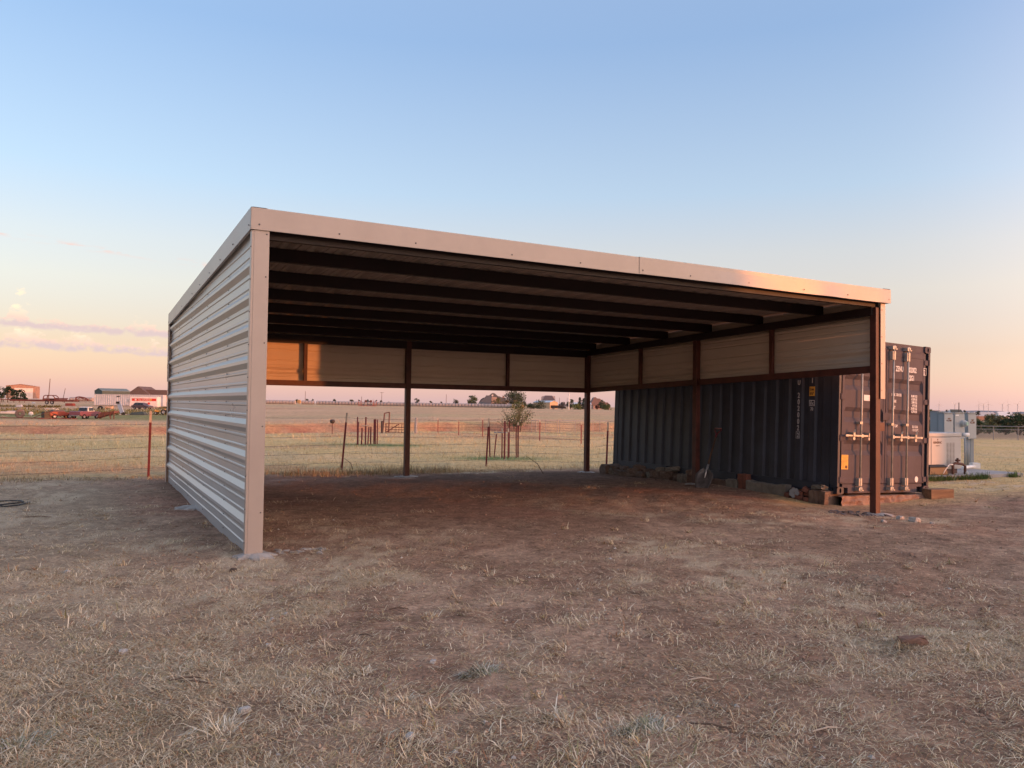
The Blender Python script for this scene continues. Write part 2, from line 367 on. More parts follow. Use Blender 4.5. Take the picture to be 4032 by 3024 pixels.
def straw_density(x, y):
    s, t = shelter_st(x, y); ins = (t > -.2) & (s > -.1) & (s < W+.2) & (t < D+.4)
    n1 = vnoise(x, y, .55, 41, 3); n2 = vnoise(x, y, 2.2, 42, 2); n1b = vnoise(x, y, .45, 1, 3)
    dens = .20+1.05*sstep(.40, .60, n1)*(.25+.75*sstep(.35, .62, n2))*(.35+.65*sstep(.35, .65, vnoise(x, y, 7., 46, 2)))
    dens *= 1-.7*sstep(.58, .72, n1b)
    return dens*np.where(ins, np.clip(.80-.105*t, .10, 1), 1)*np.where(t > 8.9, .45, 1)
def ground_mesh():
    th = np.concatenate([np.arange(-180, -46, 4.), np.arange(-46, 46, .22), np.arange(46, 180, 4.)]); th = np.radians(th)
    rr = [.4]
    while rr[-1] < 9000: rr.append(rr[-1]*(1.0165 if rr[-1] < 120 else 1.04))
    rr = np.array(rr); T, Rr = np.meshgrid(th, rr)
    x = np.sin(T)*Rr; y = np.cos(T)*Rr
    z = Gd(x, y)
    n, m = x.shape
    v = np.stack([x, y, z], -1).reshape(-1, 3)
    i, j = np.meshgrid(np.arange(n-1), np.arange(m), indexing='ij'); j2 = (j+1) % m
    q = np.stack([i*m+j, i*m+j2, (i+1)*m+j2, (i+1)*m+j], -1).reshape(-1, 4)
    vc = np.array([[0, 0, float(Gd(np.array(0.), np.array(0.)))]]); v = np.vstack([v, vc]); ci = len(v)-1
    tri = [(ci, int((k+1) % m), int(k)) for k in range(m)]
    me = bpy.data.meshes.new('ground'); me.from_pydata(v.tolist(), [], q.tolist()+tri); me.update()
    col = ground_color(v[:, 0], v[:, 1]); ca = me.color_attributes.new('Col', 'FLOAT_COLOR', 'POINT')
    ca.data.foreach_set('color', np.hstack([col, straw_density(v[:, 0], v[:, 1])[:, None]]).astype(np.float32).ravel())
    me.polygons.foreach_set('use_smooth', [True]*len(me.polygons))
    m_, nt, b = nodes_mat('soil_and_turf'); N = nt.nodes; L = nt.links
    at_ = N.new('ShaderNodeAttribute'); at_.attribute_name = 'Col'
    geo = N.new('ShaderNodeNewGeometry')
    n1 = N.new('ShaderNodeTexNoise'); n1.inputs['Scale'].default_value = 26; n1.inputs['Detail'].default_value = 8; n1.inputs['Roughness'].default_value = .7; L.new(geo.outputs['Position'], n1.inputs['Vector'])
    n2 = N.new('ShaderNodeTexNoise'); n2.inputs['Scale'].default_value = 5.5; n2.inputs['Detail'].default_value = 8; n2.inputs['Roughness'].default_value = .68; L.new(geo.outputs['Position'], n2.inputs['Vector'])
    r1 = N.new('ShaderNodeMapRange'); r1.inputs[1].default_value = .3; r1.inputs[2].default_value = .7; r1.inputs[3].default_value = .55; r1.inputs[4].default_value = 1.45; L.new(n1.outputs[0], r1.inputs[0])
    r2 = N.new('ShaderNodeMapRange'); r2.inputs[1].default_value = .3; r2.inputs[2].default_value = .7; r2.inputs[3].default_value = .62; r2.inputs[4].default_value = 1.38; L.new(n2.outputs[0], r2.inputs[0])
    mu = N.new('ShaderNodeMath'); mu.operation = 'MULTIPLY'; L.new(r1.outputs[0], mu.inputs[0]); L.new(r2.outputs[0], mu.inputs[1])
    mx = N.new('ShaderNodeVectorMath'); mx.operation = 'SCALE'; L.new(at_.outputs['Color'], mx.inputs[0]); L.new(mu.outputs[0], mx.inputs['Scale'])
    # matted thatch: short pale fibres where dead grass lies
    mpv = N.new('ShaderNodeMapping'); mpv.inputs['Scale'].default_value = (1, 1, .3); L.new(geo.outputs['Position'], mpv.inputs['Vector'])
    n3 = N.new('ShaderNodeTexNoise'); n3.inputs['Scale'].default_value = 46; n3.inputs['Detail'].default_value = 5; n3.inputs['Roughness'].default_value = .75; n3.inputs['Distortion'].default_value = 2.2; L.new(mpv.outputs[0], n3.inputs['Vector'])
    ad = N.new('ShaderNodeMath'); ad.operation = 'MULTIPLY_ADD'; L.new(at_.outputs['Alpha'], ad.inputs[0]); ad.inputs[1].default_value = .28; ad.inputs[2].default_value = -.645
    a2 = N.new('ShaderNodeMath'); a2.operation = 'ADD'; L.new(n3.outputs[0], a2.inputs[0]); L.new(ad.outputs[0], a2.inputs[1])
    a3 = N.new('ShaderNodeMath'); a3.operation = 'MULTIPLY'; a3.use_clamp = True; L.new(a2.outputs[0], a3.inputs[0]); a3.inputs[1].default_value = 7.0
    sm_ = N.new('ShaderNodeMix'); sm_.data_type = 'RGBA'; L.new(a3.outputs[0], sm_.inputs[0]); L.new(mx.outputs[0], sm_.inputs[6]); sm_.inputs[7].default_value = (.58, .45, .31, 1)
    L.new(sm_.outputs[2], b.inputs['Base Color']); b.inputs['Roughness'].default_value = .95; b.inputs['Specular IOR Level'].default_value = .1
    bp = N.new('ShaderNodeBump'); bp.inputs['Strength'].default_value = .9; bp.inputs['Distance'].default_value = .035; L.new(n1.outputs[0], bp.inputs['Height']); L.new(bp.outputs[0], b.inputs['Normal'])
    me.materials.append(m_)
    o = bpy.data.objects.new('ground', me); COL.objects.link(o); tag(o, kind='structure'); return o
ground_mesh()

# ------------------------------------------------------------------ grass (uncountable blades)
def grass_material(name='dry_grass'):
    m_, nt, b = nodes_mat(name); N = nt.nodes; L = nt.links
    a_ = N.new('ShaderNodeAttribute'); a_.attribute_name = 'Col'; L.new(a_.outputs['Color'], b.inputs['Base Color'])
    b.inputs['Roughness'].default_value = .75; b.inputs['Specular IOR Level'].default_value = .2
    return m_
GRASS = grass_material()
def blades(name, P, az, lean, L, wd, col, curve=.5, kind='stuff', label=None, cat=None, parent=None):
    n = len(P); dx = np.sin(az); dy = np.cos(az)
    side = np.stack([dy, -dx, np.zeros(n)], -1)*(wd/2)[:, None]
    l2 = np.clip(lean+curve*(.3+rng.random(n)*.7), 0, 1.75)
    d1 = np.stack([dx*np.sin(lean), dy*np.sin(lean), np.cos(lean)], -1)*(L*.55)[:, None]
    d2 = np.stack([dx*np.sin(l2), dy*np.sin(l2), np.cos(l2)], -1)*(L*.45)[:, None]
    kink = (rng.random((n, 3))-.5)*(L*.42)[:, None]; kink[:, 2] = np.abs(kink[:, 2])
    p0 = P; p1 = P+d1+kink; p2 = p1+d2
    v = np.stack([p0-side, p0+side, p1-side*.9, p1+side*.9, p2], 1).reshape(-1, 3)
    b0 = np.arange(n)*5
    tri = np.stack([b0, b0+1, b0+2, b0+1, b0+3, b0+2, b0+2, b0+3, b0+4], -1).reshape(-1)
    me = bpy.data.meshes.new(name); me.vertices.add(n*5); me.vertices.foreach_set('co', v.astype(np.float32).ravel())
    me.loops.add(n*9); me.loops.foreach_set('vertex_index', tri.astype(np.int32))
    me.polygons.add(n*3); me.polygons.foreach_set('loop_start', (np.arange(n*3)*3).astype(np.int32)); me.polygons.foreach_set('loop_total', np.full(n*3, 3, np.int32))
    me.update(calc_edges=True)
    cc = np.repeat(col, 5, 0); ca = me.color_attributes.new('Col', 'FLOAT_COLOR', 'POINT')
    ca.data.foreach_set('color', np.hstack([cc, np.ones((len(cc), 1))]).astype(np.float32).ravel())
    me.materials.append(GRASS)
    o = bpy.data.objects.new(name, me); COL.objects.link(o)
    if parent is not None: o.parent = parent
    return tag(o, label, cat, kind=kind)
PAL = np.array([(.60, .455, .285), (.70, .565, .38), (.44, .315, .19), (.38, .19, .10), (.56, .405, .20), (.26, .24, .105), (.26, .17, .105), (.76, .65, .48)])
def pick(n, w):
    w = np.asarray(w, float); w = w/w.sum(-1, keepdims=True)
    if w.ndim == 1: k = rng.choice(len(PAL), n, p=w)
    else: k = (rng.random(n)[:, None] > np.cumsum(w, 1)).sum(1).clip(0, len(PAL)-1)
    return PAL[k]*(.75+.5*rng.random(n))[:, None]
def screen_points(n, x0, x1, y0, y1):
    px = rng.uniform(x0, x1, n); py = y0+(y1-y0)*rng.random(n)
    d = _f[None] + _r2[None]*((px-2016)/FPX)[:, None] + _u2[None]*((1512-py)/FPX)[:, None]
    k = -HC/d[:, 2]; x = d[:, 0]*k; y = d[:, 1]*k
    for _ in range(4):
        z = G(x, y); k = (z-HC)/d[:, 2]; x = d[:, 0]*k; y = d[:, 1]*k
    return x, y, Gd(x, y)
def blocked(x, y):
    cs = (x-C0[0])*CUX[0]+(y-C0[1])*CUX[1]; ct = (x-C0[0])*CVX[0]+(y-C0[1])*CVX[1]
    b = (cs > -.25) & (cs < 2.7) & (ct > -.3) & (ct < 6.3)
    gs = (x-SLAB[0])*math.cos(SLAB[2])+(y-SLAB[1])*math.sin(SLAB[2]); gt = -(x-SLAB[0])*math.sin(SLAB[2])+(y-SLAB[1])*math.cos(SLAB[2])
    return b | ((gs > -.05) & (gs < SLAB[3]+.05) & (gt > -.05) & (gt < SLAB[4]+.05))
SLAB = (8.2, 16.15, R(24), 3.65, 2.3)
def litter():
    x, y, z = screen_points(420000, -900, 4930, 1845, 3500)
    s, t = shelter_st(x, y); ins = (t > -.2) & (s > -.1) & (s < W+.2) & (t < D+.4)
    n1 = vnoise(x, y, .55, 41, 3); n2 = n1; dens = straw_density(x, y)
    keep = (rng.random(len(x)) < dens) & ~blocked(x, y) & (t < 8.9); x, y, z, s, t, n1, n2, ins = [q[keep] for q in (x, y, z, s, t, n1, n2, ins)]
    n = len(x)
    pale = sstep(.5, .75, vnoise(x, y, .35, 43, 2)); redd = sstep(.52, .7, vnoise(x, y, .6, 44, 2)); grn = sstep(.56, .75, vnoise(x, y, .8, 45, 2))
    w = np.stack([.26+0*pale, .16+.40*pale, .24+0*pale, .10+.5*redd+.35*ins, .12+.1*grn, .06+.34*grn, .2+.2*ins, .03+.16*pale], -1)
    col = pick(n, w)
    lean = np.where(rng.random(n) < .95, rng.uniform(1.2, 1.57, n), rng.uniform(.5, 1.15, n))
    L = rng.gamma(3.2, .0095, n).clip(.010, .11); wd = rng.uniform(.0011, .0026, n)*(1+y*.10)
    P = np.stack([x, y, z+rng.uniform(-.004, .010, n)], -1)
    blades('dry_grass_litter', P, rng.uniform(0, 2*math.pi, n), lean, L*(1+.02*y), wd, col, .35)
    # matted swaths: blades combed the same way, in uneven patches
    mx_, my_, _z = screen_points(5600, -900, 4930, 1850, 3500); s, t = shelter_st(mx_, my_)
    ok = (rng.random(len(mx_)) < straw_density(mx_, my_)*1.1) & ~blocked(mx_, my_) & (t < 8.8); mx_, my_ = mx_[ok], my_[ok]
    k = rng.integers(20, 110, len(mx_)); idx = np.repeat(np.arange(len(mx_)), k); n = len(idx); dirn = rng.uniform(0, 6.28, len(mx_))[idx]; rad = rng.uniform(.05, .22, len(mx_))[idx]*(1+.03*my_[idx])
    a = rng.uniform(0, 6.28, n); q = np.sqrt(rng.random(n))*rad; x = mx_[idx]+np.cos(a)*q+np.sin(dirn)*rng.normal(0, .05, n); y = my_[idx]+np.sin(a)*q*.7+np.cos(dirn)*rng.normal(0, .05, n)
    tone = rng.random(len(mx_))[idx]; tn2 = rng.random(len(mx_))[idx]
    w = np.stack([.35+0*tone, .12+.5*tone, .35*(1-tone)+.05, .02+.4*(tn2 > .82), .25*(1-tone), .02+.35*(tn2 < .10), .06+.3*(1-tone)**2, .02+.22*tone**2], -1)
    blades('matted_straw', np.stack([x, y, Gd(x, y)+rng.uniform(-.003, .014, n)], -1), dirn+rng.normal(0, .55, n), rng.uniform(1.15, 1.57, n), rng.gamma(3.5, .0115, n).clip(.012, .12), rng.uniform(.0011, .0027, n)*(1+y*.10), pick(n, w), .3)
    # rooted tufts
    tx, ty, tz = screen_points(260, -700, 4700, 1900, 3400); s, t = shelter_st(tx, ty)
    ok = ~blocked(tx, ty) & ~((t > 1.5) & (s > 0) & (s < W)) & (t < 8.4) & (vnoise(tx, ty, .5, 51, 2) > .43); tx, ty, tz = tx[ok], ty[ok], tz[ok]
    k = rng.integers(14, 46, len(tx)); idx = np.repeat(np.arange(len(tx)), k); n = len(idx)
    rad = rng.uniform(.02, .085, len(tx))[idx]; a = rng.uniform(0, 2*math.pi, n); q = np.sqrt(rng.random(n))
    P = np.stack([tx[idx]+np.cos(a)*rad*q, ty[idx]+np.sin(a)*rad*q, tz[idx]-.006], -1)
    tone = rng.random(len(tx))[idx]
    w = np.stack([.3+0*tone, .3*tone+.1, .2+0*tone, .12+0*tone, .2*(1-tone), .28*(1-tone)**2, .1+0*tone, .3*tone**2], -1)
    blades('grass_tufts', P, a+rng.normal(0, .6, n), rng.uniform(.55, 1.45, n), rng.gamma(4, .013, n).clip(.02, .11), rng.uniform(.0025, .0055, n)*(1+.05*P[:, 1]), pick(n, w), .6)
litter()
def field_grass():
    x, y, z = screen_points(110000, -500, 4500, 1625, 1905); s, t = shelter_st(x, y)
    lawn = (x/np.maximum(y, 1) > .3)
    keep = ((t > 8.7) | lawn) & (y > 12) & (y < 95) & ~blocked(x, y) & (vnoise(x, y, .5, 71, 3) > .38)
    eb = y-bank_y(np.clip(x/np.maximum(y, 1), -.7, .8)); keep &= ~((eb > -1.2) & (eb < 2.2) & ~lawn)
    keep &= ~(lawn & ((y-.35*(x-7)) < 13.6))
    x, y, z = x[keep], y[keep], z[keep]; n = len(x)
    base = ground_color(x, y)*1.12; tint = pick(n, [.34, .24, .2, .05, .26, .08, .1, .10]); g = rng.uniform(.25, .75, n)[:, None]
    sc_ = np.clip(y/18., .8, 3.2)
    lw = (x/np.maximum(y, 1) > .3)
    blades('field_grass', np.stack([x, y, z-.01], -1), rng.uniform(0, 6.28, n), rng.uniform(.3, 1.35, n), rng.gamma(5, .016, n).clip(.03, .2)*np.where(lw, .6, 1.)*np.clip(sc_, .8, 1.6), rng.uniform(.004, .009, n)*sc_, base*(1-g)+tint*g, .5)
    # taller weeds along the wire fence and round the junk
    n = 16000; sx = rng.uniform(-9, 9.6, n); tt = 8.75+rng.normal(0, .28, n)+.25*np.sin(sx*1.3)
    P = A0[None]+sx[:, None]*UX[None]+tt[:, None]*VX[None]; keep = (vnoise(P[:, 0], P[:, 1], .9, 77, 2) > .40) & ~blocked(P[:, 0], P[:, 1]); P = P[keep]; n = len(P)
    hgt = (.35+1.0*sstep(.45, .75, vnoise(P[:, 0], P[:, 1], .5, 78, 2)))*np.where(sx[keep] < -1.2, 1.5, .85)
    w = [.30, .14, .22, .06, .22, .30, .12, .04]
    blades('fence_line_weeds', np.column_stack([P, Gd(P[:, 0], P[:, 1])-.01]), rng.uniform(0, 6.28, n), rng.uniform(.05, .9, n), rng.gamma(5, .024, n).clip(.04, .34)*hgt, rng.uniform(.003, .008, n), pick(n, w)*.8, .9)
field_grass()

def clods():
    x, y, z = screen_points(14000, -700, 4700, 1860, 3400); s, t = shelter_st(x, y)
    keep = ~blocked(x, y) & (t < 8.6) & (vnoise(x, y, 1.1, 55, 2) > .42); x, y, z = x[keep], y[keep], z[keep]; n = len(x)
    r = rng.gamma(2.2, .0032, n).clip(.003, .016)*(1+.06*y); v = np.array([(1, 0, 0), (0, 1, 0), (-1, 0, 0), (0, -1, 0), (0, 0, 1), (0, 0, -1)], float)
    V = v[None]*(r[:, None, None]*(.6+.7*rng.random((n, 6, 1)))); a = rng.uniform(0, 6.28, n); ca, sa = np.cos(a)[:, None], np.sin(a)[:, None]
    X = V[..., 0]*ca-V[..., 1]*sa+x[:, None]; Y = V[..., 0]*sa+V[..., 1]*ca+y[:, None]; Z = V[..., 2]*.65+z[:, None]+r[:, None]*.1
    F = np.array([(0, 1, 4), (1, 2, 4), (2, 3, 4), (3, 0, 4), (1, 0, 5), (2, 1, 5), (3, 2, 5), (0, 3, 5)]); fs = (F[None]+np.arange(n)[:, None, None]*6).reshape(-1, 3)
    me = bpy.data.meshes.new('soil_crumbs'); me.from_pydata(np.stack([X, Y, Z], -1).reshape(-1, 3).tolist(), [], fs.tolist()); me.update()
    col = ground_color(x, y)*rng.uniform(.55, 1.15, (n, 1)); col = np.where(rng.random((n, 1)) < .03, np.array([[.42, .37, .32]]), col)
    at2 = me.color_attributes.new('Col', 'FLOAT_COLOR', 'POINT'); cc = np.repeat(col, 6, 0); at2.data.foreach_set('color', np.hstack([cc, np.ones((len(cc), 1))]).astype(np.float32).ravel()); me.materials.append(GRASS)
    o = bpy.data.objects.new('soil_crumbs', me); COL.objects.link(o); tag(o, kind='stuff')
clods()

# ------------------------------------------------------------------ materials
m_sheet = M('painted_sheet_metal', (.405, .40, .395), rough=.30, var=.10, scale=1.1, spec=.5, stretch=(1, .35, 1), bump=.22, bscale=2.2)
m_in = M('sheet_metal_backer', (.53, .435, .345), rough=.5, var=.05, scale=.9, spec=.4)
m_under = M('roof_underside', (.33, .28, .25), rough=.5, var=.06, scale=.9)
m_trim = M('trim_metal', (.395, .318, .272), rough=.36, var=.07, scale=1.6, spec=.5, bump=.25, bscale=1.7)
m_steel = M('red_oxide_steel', (.055, .016, .012), rough=.55, var=.30, scale=4, bump=.15, bscale=60, col2=(.10, .030, .020))
m_steel_d = M('dark_primed_steel', (.014, .006, .006), rough=.6, var=.3, scale=3)
m_screw = M('screw_heads', (.10, .10, .105), rough=.4, metal=.6)
m_conc = M('rough_concrete', (.36, .33, .30), rough=.9, var=.25, scale=9, bump=.7, bscale=30)

# ------------------------------------------------------------------ the shelter
SH = empty('livestock_shelter', (A0[0], A0[1], 0), YAW, 'open-front metal shelter with tan sheet siding and dark red steel posts', 'shelter')
HF = 3.258; SL = (3.258-3.017)/D
def ztop(t): return HF-SL*t
WI = W-.08                                    # outer line of the right wall, set in under the fascia
def rib_profile(z0, z1, first=.0, pitch=.305, h=.038, minor=.009):
    """R-panel profile: pairs (height, depth outwards)"""
    pts = [(z0, 0.)]; k = math.ceil((z0-first)/pitch-1e-6)
    ev = []
    for i in range(k-1, k+60):
        c = first+i*pitch
        ev.append((c, .064, .016, h))
        for q in (1/3., 2/3.): ev.append((c+pitch*q, .017, .007, minor))
    for c, b, tp, hh in ev:
        if c-b < z0+.001 or c+b > z1-.001: continue
        pts += [(c-b, 0.), (c-tp, hh), (c+tp, hh), (c+b, 0.)]
    pts.append((z1, 0.)); pts = sorted(pts, key=lambda p: p[0]); return pts
# left wall: four overlapping sheets, ribs run level along the wall
for z0, z1 in ((-.02, .762), (.748, 1.677), (1.663, 2.592), (2.578, 3.11)):
    pr = rib_profile(z0, z1)
    def fl(p, t, z0=z0):
        z = p[0]
        lim = ztop(t)-.13
        wob = .004*math.sin(t*2.1+z*3)
        return (.040-p[1]-wob*.5+(.0012 if int(z0*10) % 2 else 0), t, min(z, lim))
    MB().sheet(pr, fl, np.linspace(.02, D-.03, 9)).build('wall_sheet', m_sheet, SH, fix=False)
# girts behind the left wall
for z in (.35, 1.25, 2.15, 2.8):
    MB().box(.046, .10, .1, D-.1, z, z+.10).build('girt', m_steel, SH)
def screws(name, pts, nrm, r=.0085, parent=SH):
    b = MB(); r *= .85
    n = Vector(nrm).normalized(); u = n.orthogonal().normalized(); w = n.cross(u)
    for p in pts:
        p = Vector(p); ring = []; o = []
        for k in range(6):
            a = k*math.pi/3; o.append(p+(u*math.cos(a)+w*math.sin(a))*r)
        top = [q+n*r*.75-(q-p)*.35 for q in o]
        b.add(o+top, [(k, (k+1) % 6, 6+(k+1) % 6, 6+k) for k in range(6)]+[tuple(range(6, 12))])
    return tag(b.build(name, m_screw, parent), kind='stuff')
scr = []
for t in (1.45, 3.1, 4.75, 6.4):
    for k in range(21):
        z = .075+k*.1525
        if z < ztop(t)-.28: scr.append((.036, t, z))
screws('wall_screws', scr, (-1, 0, 0), .010)
# corner trims
b = MB(); b.box(.018, .158, -.042, -.030, 0.012, 3.055); b.box(-.004, .018, -.040, .030, .012, 3.05); b.build('corner_trim', m_trim, SH, bevel=.003)
b = MB(); b.box(-.006, .002, D-.085, D+.02, -.02, ztop(D)-.17); b.build('corner_trim', m_trim, SH)
b = MB(); b.box(.002, .09, D+.012, D+.02, -.02, ztop(D)-.17); b.build('corner_trim', m_trim, SH)
screws('trim_screws', [(.132, -.044, z) for z in (.42, 1.22, 2.0, 2.62, 3.02)]+[(-.006, -.028, z) for z in np.arange(.15, 2.9, .305)], (0, -1, 0), .009)
# front fascia, two lengths with the right one overlapping and slightly buckled
def fascia(name, s0, s1, off, buckle):
    nseg = 60
    S = np.linspace(s0, s1, nseg); rows = [-.205, -.15, -.10, -.05, 0., ]
    def fn(p, s):
        bk = 0
        if buckle:
            u = (s-s0)/(s1-s0)
            bk = .016*math.exp(-((u-.33)/.10)**2)*max(0, (-p[0]-.06)/.14) + .018*math.exp(-((u-.72)/.05)**2)*max(0, (-p[0]-.02)/.16) - .010*math.exp(-((u-.55)/.12)**2)*(-p[0]/.2) + .012*math.exp(-((u-.97)/.03)**2)*(-p[0]/.2)
        return (s, -.058-off-bk+p[1], HF+p[0]-(.004*math.sin(s*.9) if buckle else 0))
    prof = [(-.198, .030), (-.205, .0)]+[(r, 0.) for r in rows[1:]]+[(.003, .02), (.003, .16)]
    return MB().sheet(prof, fn, S).build(name, m_trim, SH, smooth=False, fix=False)
fa = fascia('fascia', -.016, 4.53, .0, False); fb = fascia('fascia', 4.50, W+.020, .006, True)
screws('fascia_screws', [(s, -.060-(.008 if s > 4.5 else 0), HF-.155) for s in (.06, .82, 1.62, 2.75, 3.65, 4.55, 5.3, 6.3, 7.35, 8.25, 9.16)], (0, -1, 0), .011)
# rake trims on the sides
def rake(s, sgn):
    prof = [(-.200, -.030*sgn), (-.205, 0.), (0., 0.), (.004, -.02*sgn), (.004, -.15*sgn)]
    return MB().sheet(prof, lambda p, t: (s+p[1], t, ztop(t)+p[0]), np.linspace(-.055, D+.06, 14)).build('rake_trim', m_trim, SH, fix=False)
rake(-.018, -1); rake(W+.022, 1)
screws('rake_screws', [(-.020, t, ztop(t)-.155) for t in (.02, .9, 1.75, 2.6, 3.5, 4.3, 5.6, 7.7)], (-1, 0, 0), .010)
# roof sheets: ribs run front to back
ns = 10; wsh = (W+.02)/ns
for i in range(ns):
    x0 = -.005+i*wsh; pr = rib_profile(x0, min(x0+wsh+.012, W+.015), first=-.06, h=.034)
    MB().sheet(pr, lambda p, t, i=i: (p[0], t, ztop(t)-.108+p[1]+(.0015 if i % 2 else 0)), np.linspace(-.04, D+.05, 4)).build('roof_sheet', m_under, SH, fix=False)
# purlins across the width
for k in range(-1, 6):
    t = .06 if k < 0 else 1.05+1.27*k
    b = MB(); zz = ztop(t)-.110
    b.box(.05, WI-.02, t, t+.012, zz-.15, zz-.001); b.box(.05, WI-.02, t+.012, t+.065, zz-.15, zz-.14); b.box(.05, WI-.02, t+.012, t+.065, zz-.011, zz-.001)
    b.build('purlin', m_steel_d, SH)
# sloping side rafters and the beam along the back
for s in (.07, WI-.16):
    b = MB(); p = []
    for t in (.07, D-.05):
        z1 = ztop(t)-.265; p += [(s, t, z1-.12), (s+.10, t, z1-.12), (s+.10, t, z1), (s, t, z1)]
    b.hexa([p[0], p[1], p[5], p[4], p[3], p[2], p[6], p[7]]); b.build('rafter', m_steel_d, SH)
b = MB(); b.box(.1, WI-.1, D-.12, D-.02, ztop(D)-.42, ztop(D)-.262); b.build('back_beam', m_steel_d, SH)
# posts
ZH = 1.773; KH = 3.017-ZH                     # header bottom: this far below the roof edge
PST = [(WI-.125, .02), (WI-.125, .504*D), (WI-.125, D-.125), (.496*W-.055, D-.125), (.06, D-.125), (.06, .02), (.06, .5*D)]
for s, t in PST:
    top = ztop(t)-.27; MB().box(s, s+.105, t, t+.105, -.30, top).build('post', m_steel, SH, bevel=.006)
# header rails and studs, back wall
def railbox(s0, s1, t, z): MB().box(s0, s1, t, t+.075, z, z+.105).build('header_rail', m_steel, SH)
railbox(.14, .496*W-.06, D-.11, ZH); railbox(.496*W+.055, WI-.13, D-.11, ZH)
for fr in (.2646, .7508):
    MB().box(fr*W-.032, fr*W+.032, D-.11, D-.046, ZH+.106, ztop(D)-.42).build('stud', m_steel, SH)
# back wall sheets (two courses), ribs level
for z0, z1 in ((ZH+.02, ZH+.62), (ZH+.608, ztop(D)-.13)):
    for s0, s1 in ((-.02, .5*W), (.497*W, WI+.02)):
        MB().sheet(rib_profile(z0, z1, first=ZH-.02), lambda p, s, o=(.0015 if s0 > 0 else 0): (s, D-.012+p[1]+o, p[0]), np.linspace(s0, s1, 10)).build('wall_sheet', m_in, SH, fix=False)
# right wall upper panel follows the roof slope
def rz(t, q): return ztop(t)-KH+q            # q above the header bottom
for t0, t1 in ((.12, .50*D), (.518*D, D-.13)):
    b = MB(); p = []
    for t in (t0, t1):
        z = rz(t, 0); p += [(WI-.11, t, z), (WI-.035, t, z), (WI-.035, t, z+.105), (WI-.11, t, z+.105)]
    b.hexa([p[0], p[1], p[5], p[4], p[3], p[2], p[6], p[7]]); b.build('header_rail', m_steel, SH)
for fr in (.2674, .7335):
    t = fr*D; MB().box(WI-.11, WI-.046, t-.032, t+.032, rz(t, .106), ztop(t)-.27).build('stud', m_steel, SH)
for q0, q1 in ((.02, .62), (.608, KH-.13)):
    for t0, t1 in ((-.0, .5*D), (.497*D, D)):
        MB().sheet(rib_profile(q0, q1, first=-.03), lambda p, t, o=(.0015 if t0 > 0 else 0): (WI-.012+p[1]+o, t, rz(t, p[0])), np.linspace(t0+.01, t1-.01, 8)).build('wall_sheet', m_in, SH, fix=False)
b = MB(); b.box(WI-.045, WI+.062, -.002, .004, 1.62, 3.05); b.box(WI+.056, WI+.062, .004, .11, 1.62, 3.05); b.build('corner_trim', m_trim, SH, bevel=.003)
screws('trim_screws', [(WI-.020, -.004, z) for z in (1.75, 2.15, 2.55, 2.95)], (0, -1, 0), .009)
# weld tabs on the right posts
MB().box(WI-.15, WI-.126, .50*D+.0, .50*D+.09, 1.9, 1.97).build('weld_tab', m_steel, SH)
MB().box(WI-.018, WI+.10, .035, .05, 1.14, 1.27).build('bracket', m_steel, SH, bevel=.004)

# ------------------------------------------------------------------ shipping container
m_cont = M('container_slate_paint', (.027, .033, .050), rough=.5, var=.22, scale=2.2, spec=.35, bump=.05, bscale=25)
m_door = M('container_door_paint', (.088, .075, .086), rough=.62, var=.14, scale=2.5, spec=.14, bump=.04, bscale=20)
m_galv = M('galvanised_rod', (.36, .345, .31), rough=.45, metal=.25, var=.18, scale=12)
m_white = M('white_lettering', (.72, .70, .68), rough=.6, var=.06)
m_dim = M('stencil_white', (.50, .49, .50), rough=.6, var=.08)
m_black = M('black_gasket', (.012, .012, .014), rough=.7)
m_yel = M('yellow_placard', (.62, .34, .05), rough=.5, var=.12, scale=14)
m_ink = M('dark_ink', (.10, .04, .02), rough=.7)
CT = empty('shipping_container', (C0[0], C0[1], CZ), CYAW, 'dark slate twenty-foot shipping container with stencilled white numbers on stone blocks', 'shipping container')
CT.rotation_euler = (0, R(1.7), CYAW)
CW, CL, CH = 2.438, 6.058, 2.591
def corrug(length0, length1, pitch=.278, outer=.110, slope=.034, depth=.036):
    pts = [(length0, 0.)]; x = length0+.05; inner = pitch-outer-2*slope
    while x+pitch < length1-.02:
        pts += [(x+outer, 0.), (x+outer+slope, depth), (x+outer+slope+inner, depth), (x+pitch, 0.)]; x += pitch
    pts.append((length1, 0.)); return pts
pr = corrug(.16, CL-.16)
MB().sheet(pr, lambda p, z: (.012+p[1], p[0], z), (.165, 1.2, CH-.07)).build('side_panel', m_cont, CT, fix=False)
MB().sheet(pr, lambda p, z: (CW-.012-p[1], p[0], z), (.165, CH-.07)).build('side_panel', m_cont, CT, fix=False)
pr2 = corrug(.16, CW-.16)
MB().sheet(pr2, lambda p, z: (p[0], CL-.02-p[1], z), (.165, CH-.07)).build('end_panel', m_cont, CT, fix=False)
MB().sheet(corrug(.1, CL-.1, depth=.02), lambda p, s: (s, p[0], CH-.022-p[1]), (.05, CW-.05)).build('roof_panel', m_cont, CT, fix=False)
